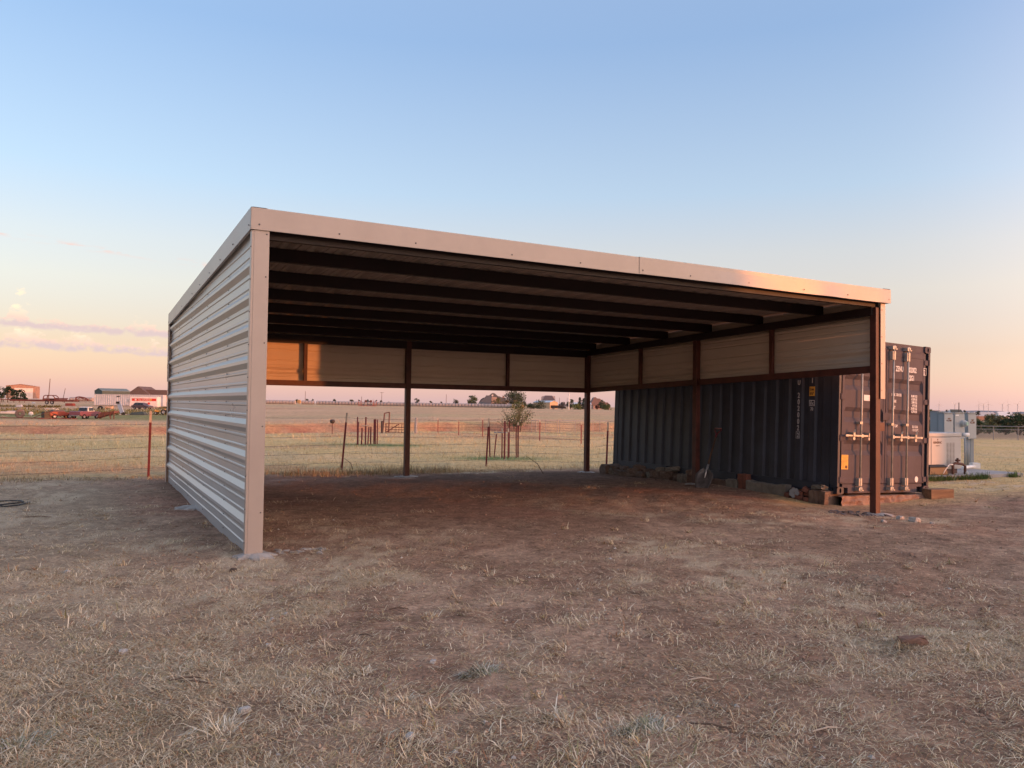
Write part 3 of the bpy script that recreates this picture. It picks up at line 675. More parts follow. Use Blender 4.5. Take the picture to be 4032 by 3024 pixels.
# frame
for s0, s1 in ((0, .15), (CW-.15, CW)):
    MB().box(s0+(.002 if s0 == 0 else 0), s1-(0 if s0 == 0 else .002), CL-.15, CL-.002, .118, CH-.118).build('corner_post', m_cont, CT, bevel=.01)
b = MB(); b.box(.002, .06, .004, .15, .118, CH-.118); b.box(.06, .085, .05, .15, .118, CH-.118); b.build('corner_post', m_cont, CT, bevel=.006)
b = MB(); b.box(CW-.06, CW-.002, .004, .15, .118, CH-.118); b.box(CW-.085, CW-.06, .05, .15, .118, CH-.118); b.build('corner_post', m_cont, CT, bevel=.006)
for s in (.0, CW-.06):
    MB().box(s+.004, s+.056, .15, CL-.15, CH-.085, CH-.018).build('top_rail', m_cont, CT)
def bottom_rail(s0, sg):
    # channel rail with fork pockets left open
    segs = ((.17, 1.86), (2.22, 3.84), (4.20, CL-.17))
    for a, c in segs:
        MB().box(s0, s0+.03, a, c, .016, .152).build('bottom_rail', m_cont, CT, bevel=.004)
    MB().box(s0-.004*sg, s0+.034, .15, CL-.15, .152, .166).build('rail_lip', m_cont, CT)
bottom_rail(.008, 1); bottom_rail(CW-.038, -1)
MB().box(.08, CW-.08, .12, CL-.1, .14, .16).build('floor_panel', m_cont, CT)
for t in (1.2, 2.9, 4.7): MB().box(.05, CW-.05, t, t+.05, .02, .138).build('cross_member', m_cont, CT)
b = MB(); b.box(.16, .30, .03, .12, .105, .162); b.box(.30, CW-.30, .03, .12, .012, .162); b.box(CW-.30, CW-.16, .03, .12, .105, .162); b.build('door_sill', m_door, CT)
b = MB(); b.box(.16, CW-.16, .03, .12, CH-.115, CH-.012); b.box(.16, CW-.16, .02, .03, CH-.130, CH-.112); b.build('door_header', m_door, CT)
MB().box(.16, CW-.16, .03, .10, CL and .0+CH-.012, CH-.004).build('header_cap', m_cont, CT)
# corner castings with their oval holes
def casting(s, t, z):
    bm = bmesh.new(); w, d, h = .162, .178, .118
    def face(origin, ux, uy, wx, hy, rx, ry, nrm):
        o = Vector(origin); ux = Vector(ux); uy = Vector(uy); n = Vector(nrm); K = 16
        outer = []
        for k in range(K):
            a = 2*math.pi*(k+.5)/K; c, s_ = math.cos(a), math.sin(a); m_ = max(abs(c), abs(s_)); outer.append(bm.verts.new(o+ux*(wx/2*(1+c/m_))+uy*(hy/2*(1+s_/m_))))
        inn = [bm.verts.new(o+ux*(wx/2+rx*math.cos(2*math.pi*(k+.5)/K))+uy*(hy/2+ry*math.sin(2*math.pi*(k+.5)/K))) for k in range(K)]
        deep = [bm.verts.new(v.co-n*.03) for v in inn]
        for k in range(K):
            j = (k+1) % K
            bm.faces.new((outer[k], outer[j], inn[j], inn[k])); bm.faces.new((inn[k], inn[j], deep[j], deep[k]))
        bm.faces.new(deep)
    x0 = s; x1 = s+w; y0 = t; y1 = t+d; z0 = z; z1 = z+h
    face((x0, y0, z0), (1,0,0), (0,0,1), w, h, .024, .042, (0,-1,0))
    face((x0, y1, z0), (0,-1,0), (0,0,1), d, h, .028, .044, (-1,0,0))
    face((x1, y0, z0), (0,1,0), (0,0,1), d, h, .028, .044, (1,0,0))
    face((x1, y1, z0), (-1,0,0), (0,0,1), w, h, .024, .042, (0,1,0))
    for zz, fl in ((z0, 1), (z1, 0)):
        q = [bm.verts.new(p) for p in ((x0,y0,zz),(x1,y0,zz),(x1,y1,zz),(x0,y1,zz))]; bm.faces.new(q[::-1] if fl else q)
    bmesh.ops.recalc_face_normals(bm, faces=bm.faces)
    me = bpy.data.meshes.new('corner_casting'); bm.to_mesh(me); bm.free(); me.materials.append(m_cont if t > 1 or s < 1 else m_door)
    return inst('corner_casting', me, CT)
for s in (0, CW-.162):
    for t in (0, CL-.178):
        for z in (0, CH-.118): casting(s, t, z)
# doors: pressed panels, three horizontal recesses each
def door(s0, s1):
    z0, z1 = .175, CH-.135; y = .022
    rec = (.775, 1.32, 1.855)
    o = MB()
    xs = [s0, s0+.055, s1-.055, s1]
    prof = [(z0, 0.)]
    for c in rec: prof += [(c-.135, 0.), (c-.055, .040), (c+.045, .040), (c+.115, 0.)]
    prof.append((z1, 0.))
    o.sheet(prof, lambda p, s: (s, y+p[1], p[0]), (xs[1]+.035, xs[2]-.035))
    # slanted ends of the recesses
    n = len(prof)
    for xa, xb in ((xs[1], xs[1]+.035), (xs[2], xs[2]-.035)):
        o.sheet(prof, lambda p, s, xa=xa: (s, y if s == xa else y+p[1], p[0]), (xa, xb))
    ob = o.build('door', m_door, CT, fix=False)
    fr = MB(); fr.box(xs[0], xs[1]+.002, y-.006, y+.05, z0-.006, z1+.006); fr.box(xs[2]-.002, xs[3], y-.006, y+.05, z0-.006, z1+.006)
    fr.box(xs[1], xs[2], y-.005, y+.04, z1-.10, z1+.004); fr.box(xs[1], xs[2], y-.005, y+.04, z0-.004, z0+.09)
    fr.build('door_frame', m_door, ob, bevel=.004)
    return ob
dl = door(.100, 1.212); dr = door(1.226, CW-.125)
b = MB(); b.box(.062, .100, .035, .06, .17, CH-.13); b.box(CW-.125, CW-.062, .04, .065, .17, CH-.13); b.box(1.212, 1.226, .03, .05, .17, CH-.13); b.build('door_gasket', m_black, CT)
# hinges
for z in (.235, .92, 1.60, 2.30):
    for s, d in ((.03, dl), (CW-.16, dr)):
        b = MB(); b.box(s, s+.13, .004, .017, z-.045, z+.045); b.lathe([(0, -.05), (.014, -.05), (.014, .05), (0, .05)], 8, (s+.02 if s < 1 else s+.11, .000, z)); b.build('hinge', m_door, d, bevel=.004)
# locking bars with keepers, guides and handles
def lockbar(s, d, hand):
    r = MB().tube([(s, -.040, .075), (s, -.040, 2.50)], .0165, 10).build('locking_bar', m_galv, d, smooth=True)
    for z, h in ((.20, .13), (2.36, .15)):
        b = MB(); b.box(s-.045, s-.018, -.052, .016, z-h/2, z+h/2); b.box(s-.018, s+.024, -.062, -.020, z-h/2, z+h/2); b.build('bar_bracket', m_galv, r, bevel=.004)
    for z in (.085, 2.495):
        b = MB(); b.box(s-.05, s+.035, -.060, .030, z-.028, z+.028); b.lathe([(0, -.04), (.024, -.04), (.03, 0), (.024, .04), (0, .04)], 8, (s, -.04, z)); b.box(s+.02, s+.055, -.07, -.03, z-.03, z-.012); b.build('cam_keeper', m_galv, r)
    MB().box(s-.05, s+.02, -.055, .018, 1.16, 1.20).build('bar_guide', m_galv, r)
    # lever handle lying level, with hub, catch and seal
    z = .965; e = s+hand*.34
    b = MB(); b.box(s-.025, s+.025, -.070, -.022, z-.03, z+.03); b.bar((s, -.066, z), (e, -.058, z), .012, .030); b.bar((e, -.058, z), (e+hand*.07, -.058, z), .018, .036); h = b.build('lever_handle', m_galv, r, bevel=.003)
    c = s+hand*.21
    b = MB(); b.box(c-.022, c+.022, -.075, .016, z-.012, z+.055); b.lathe([(0, -.01), (.030, -.01), (.030, .01), (0, .01)], 10, (c, -.060, z-.045), 'y'); b.bar((c, -.07, z+.05), (c+.01, -.08, z+.10), .03, .02); b.build('handle_catch', m_galv, h)
lockbar(.515, dl, -1); lockbar(.905, dl, -1); lockbar(1.335, dr, 1); lockbar(1.735, dr, 1)
MB().box(1.13, 1.30, -.004, .014, 1.245, 1.375).build('customs_plate', m_door, dr, bevel=.004)
# lettering, doors
DX, DY = (1, 0, 0), (0, 0, 1); fy = .0155
def dt(body, s, z, size, al='LEFT', sx=.62, mat=None): return text('lettering', body, size, mat or m_white, dr, (s, fy, z), DX, DY, sx, al)
dt('ZENU', 1.475, 2.105, .128); dt('202002', 1.80, 2.105, .128, sx=.66); dt('22G1', 1.82, 1.965, .128); dt('2', 2.262, 2.095, .115)
b = MB()
for a in ((2.252, 2.335, 2.075, 2.082), (2.252, 2.335, 2.200, 2.207), (2.252, 2.259, 2.082, 2.200), (2.328, 2.335, 2.082, 2.200)): b.box(a[0], a[1], fy-.003, fy, a[2], a[3])
b.build('check_digit_frame', m_white, dr)
dt('MAX. GROSS', 1.37, 1.672, .066, sx=.72)
for k, tx in enumerate(('30,480 KGS', '67,200 LBS', '2,080 KGS', '4,410 LBS', '28,400 KGS', '62,790 LBS')): dt(tx, 2.085, 1.672-k*.054, .058, 'RIGHT', .62)
dt('TARE', 1.39, 1.56, .066, sx=.72); dt('NET', 1.39, 1.452, .066, sx=.72); dt('CU. CAP.', 1.38, 1.135, .062, sx=.72); dt('33.2 CU.M.', 2.12, 1.135, .058, 'RIGHT'); dt('1 172 CU.FT.', 2.14, 1.078, .056, 'RIGHT')
# plates and stickers
def oval(name, s, z, rx, rz, mat, d):
    n = 24; b = MB(); b.add([(s+rx*math.cos(2*math.pi*k/n), fy-.001, z+rz*math.sin(2*math.pi*k/n)) for k in range(n)]+[(s+rx*math.cos(2*math.pi*k/n), fy+.004, z+rz*math.sin(2*math.pi*k/n)) for k in range(n)],
        [tuple(range(n))]+[(k, (k+1) % n, n+(k+1) % n, n+k) for k in range(n)]); return b.build(name, mat, d)
oval('oval_sticker', 2.105, .235, .045, .052, m_white, dr)
MB().box(.64, .93, fy-.003, fy+.002, 1.555, 1.655).build('white_label', m_white, dl, bevel=.02)
dlx = lambda body, s, z, size, mat, sx=.7: text('lettering', body, size, mat, dl, (s, fy-.0045, z), DX, DY, sx, 'CENTER', .0008)
m_red = M('faded_red_ink', (.40, .16, .12), rough=.7)
dlx('- - - - -', .79, 1.612, .02, m_red); dlx('- - - - - - -', .79, 1.578, .02, m_red)
pl = MB().box(.105, .275, fy-.004, fy+.002, .405, .645).build('safety_plate', m_yel, dl, bevel=.004)
b = MB()
for k, (x0, x1) in enumerate(((.13, .25), (.12, .26), (.15, .23), (.12, .26), (.12, .24), (.12, .26), (.12, .18), (.12, .17), (.12, .18))): b.box(x0, x1, fy-.0056, fy-.0041, .625-k*.023, .629-k*.023)
b.box(.20, .25, fy-.0056, fy-.0041, .425, .47); tag(b.build('plate_print', m_ink, pl), kind='stuff')
# lettering, long side (reads from the left)
SX, SY = (0, -1, 0), (0, 0, 1); fx = .009
def st(body, t, z, size, mat=m_dim, sx=.72): return text('lettering', body, size, mat, CT, (fx, t, z), SX, SY, sx, 'CENTER')
# outer flats of the pressing sit at t = .16-.32, .488-.598, .766-.876
for k, ch in enumerate('ZENU'): st(ch, .822, 1.80+.128*(3-k), .115)
for k, ch in enumerate('202002'): st(ch, .822, 1.575-.112*k, .125)
st('2', .822, .895, .112)
b = MB()
for y0, y1, z0, z1 in ((.785, .862, .875, .881), (.785, .862, .990, .996), (.785, .791, .881, .990), (.856, .862, .881, .990)): b.box(fx-.003, fx, y0, y1, z0, z1)
b.build('check_digit_frame', m_dim, CT)
for k, ch in enumerate('22G1'): st(ch, .543, 1.83+.128*(3-k), .115)
pp = MB().box(fx-.004, fx+.001, .488, .598, 1.605, 1.765).build('height_placard', m_yel, CT)
text('lettering', '2.6m', .062, m_ink, pp, (fx-.006, .543, 1.70), SX, SY, .7, 'CENTER'); text('lettering', "8'6\"", .06, m_ink, pp, (fx-.006, .543, 1.625), SX, SY, .8, 'CENTER')
b = MB()
for y0, y1, z0, z1 in ((.488, .598, 1.435, 1.445), (.488, .598, 1.525, 1.535), (.488, .496, 1.445, 1.525), (.590, .598, 1.445, 1.525), (.552, .559, 1.445, 1.525)): b.box(fx-.003, fx, y0, y1, z0, z1)
b.build('mark_frame', m_dim, CT)
st('i', .574, 1.455, .085); st('c', .524, 1.455, .085); st('70', .543, 1.36, .075)

# ------------------------------------------------------------------ stones and blocks the container stands on
m_stone = M('red_brown_fieldstone', (.105, .066, .050), rough=.95, var=.25, scale=6, bump=1.0, bscale=14, col2=(.19, .13, .095))
m_lime = M('grey_limestone', (.25, .22, .18), rough=.95, var=.25, scale=5, bump=.9, bscale=16, col2=(.15, .13, .105))
m_rust = M('sandstone_orange', (.30, .20, .145), rough=.95, var=.3, scale=7, bump=1., bscale=12, col2=(.20, .11, .075))
m_wood = M('weathered_timber', (.26, .16, .09), rough=.85, var=.35, scale=5, bump=.5, bscale=30, col2=(.15, .09, .055), stretch=(.3, 3, 3))
m_brick = M('old_red_brick', (.23, .085, .055), rough=.9, var=.3, scale=8, bump=.6, bscale=30, col2=(.15, .065, .045))
def rock(sx, sy, sz, seed, rough=.16, sub=2, box=.55):
    r = random.Random(seed); bm = bmesh.new(); bmesh.ops.create_cube(bm, size=1); bmesh.ops.subdivide_edges(bm, edges=bm.edges, cuts=sub, use_grid_fill=True)
    for v in bm.verts:
        d = v.co.normalized()*.60; v.co = v.co*box+d*(1-box)
        v.co += Vector((r.uniform(-1, 1), r.uniform(-1, 1), r.uniform(-1, 1)))*rough*.5
        v.co.x *= sx; v.co.y *= sy; v.co.z *= sz
    me = bpy.data.meshes.new('stone'); bm.to_mesh(me); bm.free(); return me
ROCKS = [rock(1, 1, 1, k) for k in range(7)]
ROCK_ME = {}
def stone(name, p, dims, rz, mat, label, cat='stone', group=None, tilt=0, seed=0):
    key = (seed % 7, mat.name)
    if key not in ROCK_ME:
        me = ROCKS[seed % 7].copy(); me.materials.append(mat); ROCK_ME[key] = me
    o = inst(name, ROCK_ME[key], None, p, (R(tilt), R(tilt*.6), rz), dims); return tag(o, label, cat, group)
rs = random.Random(5)
GST = 'stones stacked under the container side'
def cg(s, t): x, y, _ = C2W(s, t); return float(Gd(np.array(x), np.array(y)))
# rough drystone row from the back corner to the middle post
t = 5.95; k = 0
while t > 3.25:
    L = rs.uniform(.20, .36); h = rs.uniform(.12, .20); zg = cg(-.06, t)
    x, y, _ = C2W(-.05+rs.uniform(-.05, .05), t)
    stone('fieldstone', (x, y, zg+h*.42), (L, .26, h), CYAW+math.pi/2+rs.uniform(-.25, .25), m_stone if rs.random() < .6 else m_lime, 'rough bottom-course fieldstone under the container, %s from its rear corner' % ORD(k), 'stone', GST, rs.uniform(-8, 8), k)
    if k % 3 != 2:
        h2 = rs.uniform(.09, .16); x, y, _ = C2W(-.04+rs.uniform(-.05, .05), t-.1)
        stone('fieldstone', (x, y, zg+h*.85+h2*.35), (L*rs.uniform(.6, 1.), .22, h2), CYAW+math.pi/2+rs.uniform(-.5, .5), m_lime if rs.random() < .4 else m_stone, 'smaller fieldstone on top of the stone row, over the %s bottom stone from the rear' % ORD(k), 'stone', 'top stones of the row under the container side', rs.uniform(-18, 18), k+3)
    t -= L*.93; k += 1
x, y, _ = C2W(-.1, 6.12); stone('timber_block', (x, y, cg(-.1, 6.12)+.10), (.34, .26, .22), CYAW+1.4, m_stone, 'squarish dark block below the rear corner of the container', 'block', seed=2)
x, y, _ = C2W(-.30, 3.36); stone('pale_stone', (x, y, cg(-.3, 3.36)+.08), (.16, .14, .18), .4, m_lime, 'small pale stone beside the foot of the middle post', 'stone', seed=4)
def slab(name, s0, s1, t0, t1, h, mat, label, cat, bot=0., seed=1, sag=.0):
    r = random.Random(seed); n = 9; b = MB(); tt = np.linspace(t0, t1, n); prof = [(s0, 0.), (s0, 1.), (s1, 1.), (s1, 0.), (s0, 0.)]
    zg = min(cg((s0+s1)/2, t0), cg((s0+s1)/2, t1))
    o = len(b.v)
    for i, q in enumerate(tt):
        for p in prof[:4]:
            x, y, _ = C2W(p[0]+r.uniform(-.008, .008), q+r.uniform(-.01, .01)); b.v.append((x, y, zg-.03+bot+(h+.03+r.uniform(-.012, .012)-sag*math.sin(math.pi*i/(n-1)))*p[1]))
    for i in range(n-1):
        for k in range(4): b.f.append((o+i*4+k, o+i*4+(k+1) % 4, o+(i+1)*4+(k+1) % 4, o+(i+1)*4+k))
    b.f.append(tuple(o+k for k in range(4))); b.f.append(tuple(o+(n-1)*4+k for k in range(4)))
    return tag(b.build(name, mat, None, bevel=.006), label, cat)
slab('flat_stone', -.14, .12, 2.35, 3.05, .10, m_stone, 'long flat brown stone lying behind the shovel blade', 'stone', seed=3)
slab('flat_stone', -.16, .10, 2.06, 2.33, .15, m_lime, 'pale squared stone next to the brick pier under the container', 'stone', seed=4)
slab('limestone_beam', -.16, .06, .93, 1.82, .20, m_lime, 'long pale limestone beam under the container side', 'stone', seed=6, sag=.02)
BR = MB().box(-.105, .105, -.05, .05, -.033, .033).mesh('brick', m_brick)
def brick(s, t, z, rz, label, tilt=0, group='bricks under the container'):
    x, y, _ = C2W(s, t); return tag(inst('brick', BR, None, (x, y, cg(s, t)+z), (R(tilt), 0, CYAW+rz)), label, 'brick', group)
for i in range(4):
    for j in range(2): brick(-.03+.008*(i % 2), 1.88+j*.10+.01*i, .035+i*.067, math.pi/2*0+.04*i, 'old red brick of the small container pier, %s course from the ground, %s one' % (ORD(i), ('nearer', 'farther')[j]))
for kq, q in enumerate((( -.10, .86, .04, .1, 20), (-.08, .80, .12, .7, 35), (-.1, .70, .04, .0, 0), (-.1, .60, .04, .1, 0), (-.06, .64, .11, .3, 8), (-.06, .52, .11, 1.4, 12), (-.1, .47, .04, .2, 0), (-.07, .55, .18, .5, 25))):
    brick(q[0], q[1], q[2], q[3], 'loose old brick heaped by the container corner, %s from the limestone beam' % ORD(kq), q[4], 'loose bricks by the container corner')
# white cast rosette leaning on the bricks
x, y, _ = C2W(-.19, .70); zg = cg(-.19, .70)
b = MB()
for k in range(7):
    a = 2*math.pi*k/7; b.lathe([(0, -.014), (.034, -.012), (.038, 0), (.034, .012), (0, .014)], 8, (.055*math.cos(a), 0, .055*math.sin(a)), 'y')
b.lathe([(.012, -.020), (.030, -.018), (.04, .0), (.030, .014), (.012, .014)], 10, (0, 0, 0), 'y')
tag(b.build('cast_rosette', M('dull_white_casting', (.24, .235, .23), rough=.8), None, loc=(x, y, zg+.10)), 'small round white flower-shaped casting leaning on bricks', 'ornament').rotation_euler = (R(-12), 0, CYAW-math.pi/2*.75)
slab('corner_block', -.20, .14, .08, .40, .22, m_stone, 'dark square block supporting the front corner of the container', 'block', seed=8)
x, y, _ = C2W(-.07, .28); stone('pale_stone', (x, y, cg(-.07, .3)+.25), (.30, .16, .08), CYAW+1.3, m_lime, 'flat pale stone wedged on the corner block', 'stone', seed=3, tilt=12)
# rough sandstone footing under the doors and the timber end block
def footing():
    r = random.Random(3); b = MB(); n = 26; m_ = 6; S = np.linspace(.02, 2.52, n); zg = cg(1.2, -.05)-.06
    for i, s in enumerate(S):
        top = .215-.055*s*.5+r.uniform(-.01, .01)
        for k in range(m_):
            f = k/(m_-1); x, y, _ = C2W(s, -.10+.05*f+r.uniform(-.028, .028)); b.v.append((x, y, zg+top*f))
        x, y, _ = C2W(s, .35); b.v.append((x, y, zg+top))
    w = m_+1
    for i in range(n-1):
        for k in range(w-1): b.f.append((i*w+k, (i+1)*w+k, (i+1)*w+k+1, i*w+k+1))
    return tag(b.build('sandstone_footing', m_rust, None), 'rough orange sandstone footing below the container doors', 'stone')
footing()
x, y, _ = C2W(2.42, -.18); zg = float(Gd(np.array(x), np.array(y)))
b = MB(); b.box(-.24, .24, -.11, .11, -.02, .155); o = b.build('timber_block', m_wood, None, loc=(x, y, zg), bevel=.006); o.rotation_euler = (0, 0, CYAW-.25); tag(o, 'sawn timber block with orange lit face at the right container corner', 'timber')

# ------------------------------------------------------------------ shovel leaning on the container
m_blade = M('worn_aluminium_blade', (.13, .12, .115), rough=.5, metal=.3, var=.35, scale=7, col2=(.07, .062, .06))
m_handle = M('worn_ash_handle', (.070, .036, .020), rough=.65, var=.3, scale=6, stretch=(4, 4, .6))
m_grip = M('red_plastic_grip', (.10, .010, .016), rough=.45)
hx, hy, hz = hit(2762, 1922)
foot = Vector((hx, hy, hz)); top = Vector(C2W(-.02, 2.66, 1.18)); top.z = 1.04
SHV = empty('scoop_shovel', foot, 0, 'scoop shovel with red grip and worn grey blade leaning on the container', 'shovel')
zax = (top-foot).normalized(); nrm = Vector((-CUX[0]*.8-CVX[0]*.45, -CUX[1]*.8-CVX[1]*.45, 0)); nrm = (nrm-zax*nrm.dot(zax)).normalized(); xax = nrm.cross(zax)*-1
Lt = (top-foot).length
mt = Matrix(((xax.x, nrm.x, zax.x, 0), (xax.y, nrm.y, zax.y, 0), (xax.z, nrm.z, zax.z, 0), (0, 0, 0, 1)))
b = MB(); rows = 12; cols = 9
for i in range(rows):
    f = i/(rows-1); z = .005+.40*f; hw = (.118+.052*math.sin(min(1, f*1.25)*math.pi*.5)) * (1 if f < .62 else math.cos((f-.62)/.38*1.35))
    for j in range(cols):
        u = j/(cols-1)*2-1; b.v.append((u*hw, .045*abs(u)**3*(.4+f)-.02+.03*f*f, z))
for i in range(rows-1):
    for j in range(cols-1): b.f.append((i*cols+j, i*cols+j+1, (i+1)*cols+j+1, (i+1)*cols+j))
o = b.xf(mt).build('blade', m_blade, SHV, smooth=True); sm = o.modifiers.new('thick', 'SOLIDIFY'); sm.thickness = .004
MB().tube([(0, -.006, .24), (0, .0, .40), (0, .004, .54)], [.010, .021, .020], 8).xf(mt).build('socket', M('bright_socket', (.48, .46, .44), rough=.4, metal=.6), SHV, smooth=True)
MB().tube([(0, .004, .52), (0, .02, .70), (0, .03, Lt-.16)], .0175, 8).xf(mt).build('shaft', m_handle, SHV, smooth=True)
b = MB(); b.tube([(0, .03, Lt-.22), (0, .03, Lt-.13)], .023, 8); b.tube([(0, .03, Lt-.14), (-.055, .03, Lt-.055), (-.062, .03, Lt+.0)], .013, 6); b.tube([(0, .03, Lt-.14), (.055, .03, Lt-.055), (.062, .03, Lt+.0)], .013, 6)
g = b.xf(mt).build('grip', m_grip, SHV, smooth=True)
MB().tube([(-.065, .03, Lt), (.065, .03, Lt)], .015, 8).xf(mt).build('cross_handle', M('grip_bar', (.23, .12, .10), rough=.6), g, smooth=True)

# ------------------------------------------------------------------ concrete collars round the posts, rubble
def collar(name, s, t, r, label, z=.0, seed=0):
    x, y, _ = S2W(s, t); rr = random.Random(seed); n = 18; b = MB(); ring = []
    zg = float(Gd(np.array(x), np.array(y)))
    a0 = [r*(1+rr.uniform(-.28, .28)) for _ in range(n)]
    for k in range(n): b.v.append((math.cos(2*math.pi*k/n)*a0[k]*1.12, math.sin(2*math.pi*k/n)*a0[k]*1.12, -.06))
    for k in range(n): b.v.append((math.cos(2*math.pi*k/n)*a0[k], math.sin(2*math.pi*k/n)*a0[k], .016+rr.uniform(-.008, .01)))
    for k in range(n): b.v.append((math.cos(2*math.pi*k/n)*a0[k]*.5, math.sin(2*math.pi*k/n)*a0[k]*.5, .034+rr.uniform(-.006, .006)))
    b.v.append((0, 0, .036)); c = len(b.v)-1
    for k in range(n):
        j = (k+1) % n; b.f += [(k, j, n+j, n+k), (n+k, n+j, 2*n+j, 2*n+k), (2*n+k, 2*n+j, c)]
    o = b.build(name, m_conc, None, loc=(x, y, zg+z)); return tag(o, label, 'footing')
collar('concrete_footing', .10, .0, .17, 'ragged concrete footing at the foot of the nearest pale corner trim', -.005, 1)
collar('concrete_footing', W-.15, .05, .20, 'concrete footing at the base of the front right red post', -.01, 2)
collar('concrete_footing', W-.15, .51*D, .20, 'concrete footing at the middle post next to the shovel', -.01, 3)
collar('concrete_footing', W-.15, D-.07, .20, 'concrete footing at the back right corner post', -.01, 4)
collar('concrete_footing', .496*W, D-.07, .22, 'concrete footing of the back wall middle post', -.01, 5)
collar('concrete_footing', -.01, .50*D, .20, 'concrete footing bulging below the left sheet wall', .0, 6)

# ------------------------------------------------------------------ generator, slab and electrical rack
m_gen = M('cream_enclosure_paint', (.40, .385, .37), rough=.5, var=.04, scale=2)
m_slot = M('louvre_shadow', (.16, .13, .11), rough=.8)
m_box = M('grey_enclosure_paint', (.27, .30, .32), rough=.45, var=.05, scale=3)
m_pvc = M('white_pvc', (.70, .68, .65), rough=.45)
m_pipe = M('rusty_pipe', (.085, .035, .025), rough=.7, col2=(.15, .06, .04))
m_slab = M('grey_slab_concrete', (.33, .30, .285), rough=.9, var=.12, scale=3, bump=.3, bscale=40)
m_tub = M('dark_plastic', (.020, .014, .012), rough=.5, var=.2)
sl = MB(); sl.box(0, SLAB[3], 0, SLAB[4], -.15, .09); o = sl.build('concrete_slab', m_slab, None, loc=(SLAB[0], SLAB[1], 0), bevel=.012); o.rotation_euler = (0, 0, SLAB[2]); tag(o, 'flat grey concrete slab carrying the generator on the lawn', 'slab')
gy = 17.3; gr = (9.94, gy); GYAW = R(28); gw = 1.15; gd = .70
gx0 = gr[0]-gw*math.cos(GYAW); gy0 = gr[1]-gw*math.sin(GYAW)
GN = empty('standby_generator', (gx0, gy0, .09), GYAW, 'cream standby generator with louvres standing on the concrete slab', 'generator')
MB().box(.06, gw-.06, .05, gd-.05, .0, .10).build('base', M('generator_base', (.09, .05, .045), rough=.7), GN)
MB().box(0, gw, 0, gd, .101, .80).build('enclosure', m_gen, GN, bevel=.012)
MB().box(-.012, gw+.012, -.014, gd+.012, .802, .895).build('lid', m_gen, GN, bevel=.02)
fp = MB().box(.10, gw-.16, -.010, -.001, .13, .785).build('front_panel', m_gen, GN, bevel=.004)
for x0 in (.62, .725, .83):
    b = MB()
    for k in range(20): b.box(x0, x0+.07, -.013, -.0105, .16+k*.0265, .170+k*.0265)
    tag(b.build('louvre_column', m_slot, fp), kind='stuff')
text('lettering', 'GENERAC', .066, m_ink, fp, (.155, -.0115, .665), (1, 0, 0), (0, 0, 1), 1.0); text('lettering', 'GUARDIAN SERIES', .018, m_slot, fp, (.24, -.0115, .61), (1, 0, 0), (0, 0, 1), .9)
MB().box(.30, .325, -.014, -.0105, .735, .765).build('lock', m_ink, fp)
def ebox(name, px, y, w, d, ztop_px, zbot_px, label, emblem=False, zb=None, pxl=None):
    x = (px-2016)/FPX*y; z1 = zpix(px, ztop_px, y); z0 = zb if zb is not None else zpix(px, zbot_px, y)
    e = empty(name, (x, y, z0), R(29), label, 'electrical box'); h = z1-z0
    MB().box(0, w, 0, d, 0, h).build('housing', m_box, e, bevel=.006)
    c = MB().box(-.006, w+.006, -.016, -.001, -.004, h-.03).build('cover', m_box, e, bevel=.006); MB().box(-.012, w+.012, -.03, d, h+.001, h+.016).build('rain_hood', m_box, e)
    if emblem:
        n = MB(); n.box(w*.25, w*.78, -.0185, -.0165, h*.60, h*.68); n.build('name_plate', m_ink, c)
        wing = MB(); pts = [(.30, .745), (.42, .765), (.47, .75), (.52, .775), (.57, .75), (.62, .765), (.74, .745), (.64, .73), (.60, .705), (.44, .705), (.40, .73)]
        wing.prism([(q[0]*w, q[1]*h) for q in pts], -.0185, -.0165); wing.build('emblem', m_ink, c)
        text('lettering', 'GENERAC', .024, m_dim, n and c, (w*.30, -.0192, h*.625), (1, 0, 0), (0, 0, 1), .9)
    return e
ebox('electrical_cabinet', 3692, 18.95, .28, .19, 1622, 1705, 'plain grey electrical cabinet, leftmost on the rack behind the generator')
ebox('transfer_switch', 3717, 18.75, .35, .145, 1627, 1706, 'grey transfer switch box with black label, left of the meter', True)
mbx = ebox('meter_box', 3758, 19.1, .40, .09, 1626, 1727, 'grey meter box with round glass meter in the middle of the rack')
b = MB(); b.lathe([(0, .0), (.075, .0), (.078, .07), (.066, .075), (.064, .11), (.045, .125), (0, .128)], 18, (.30, -.015, .37), 'y'); mt_ = b.build('meter', M('meter_glass', (.42, .45, .44), rough=.15, var=.05), mbx, smooth=False)
MB().lathe([(0, .0), (.05, .0), (.05, .003)], 14, (.30, -.145, .37), 'y').build('meter_dial', M('dial_green', (.25, .42, .36), rough=.4), mt_)
MB().box(.03, .16, -.019, -.017, .56, .585).build('sticker', m_white, mbx)
ebox('transfer_switch', 3811, 19.5, .335, .155, 1628, 1727, 'grey transfer switch box with black label, rightmost on the rack', True)
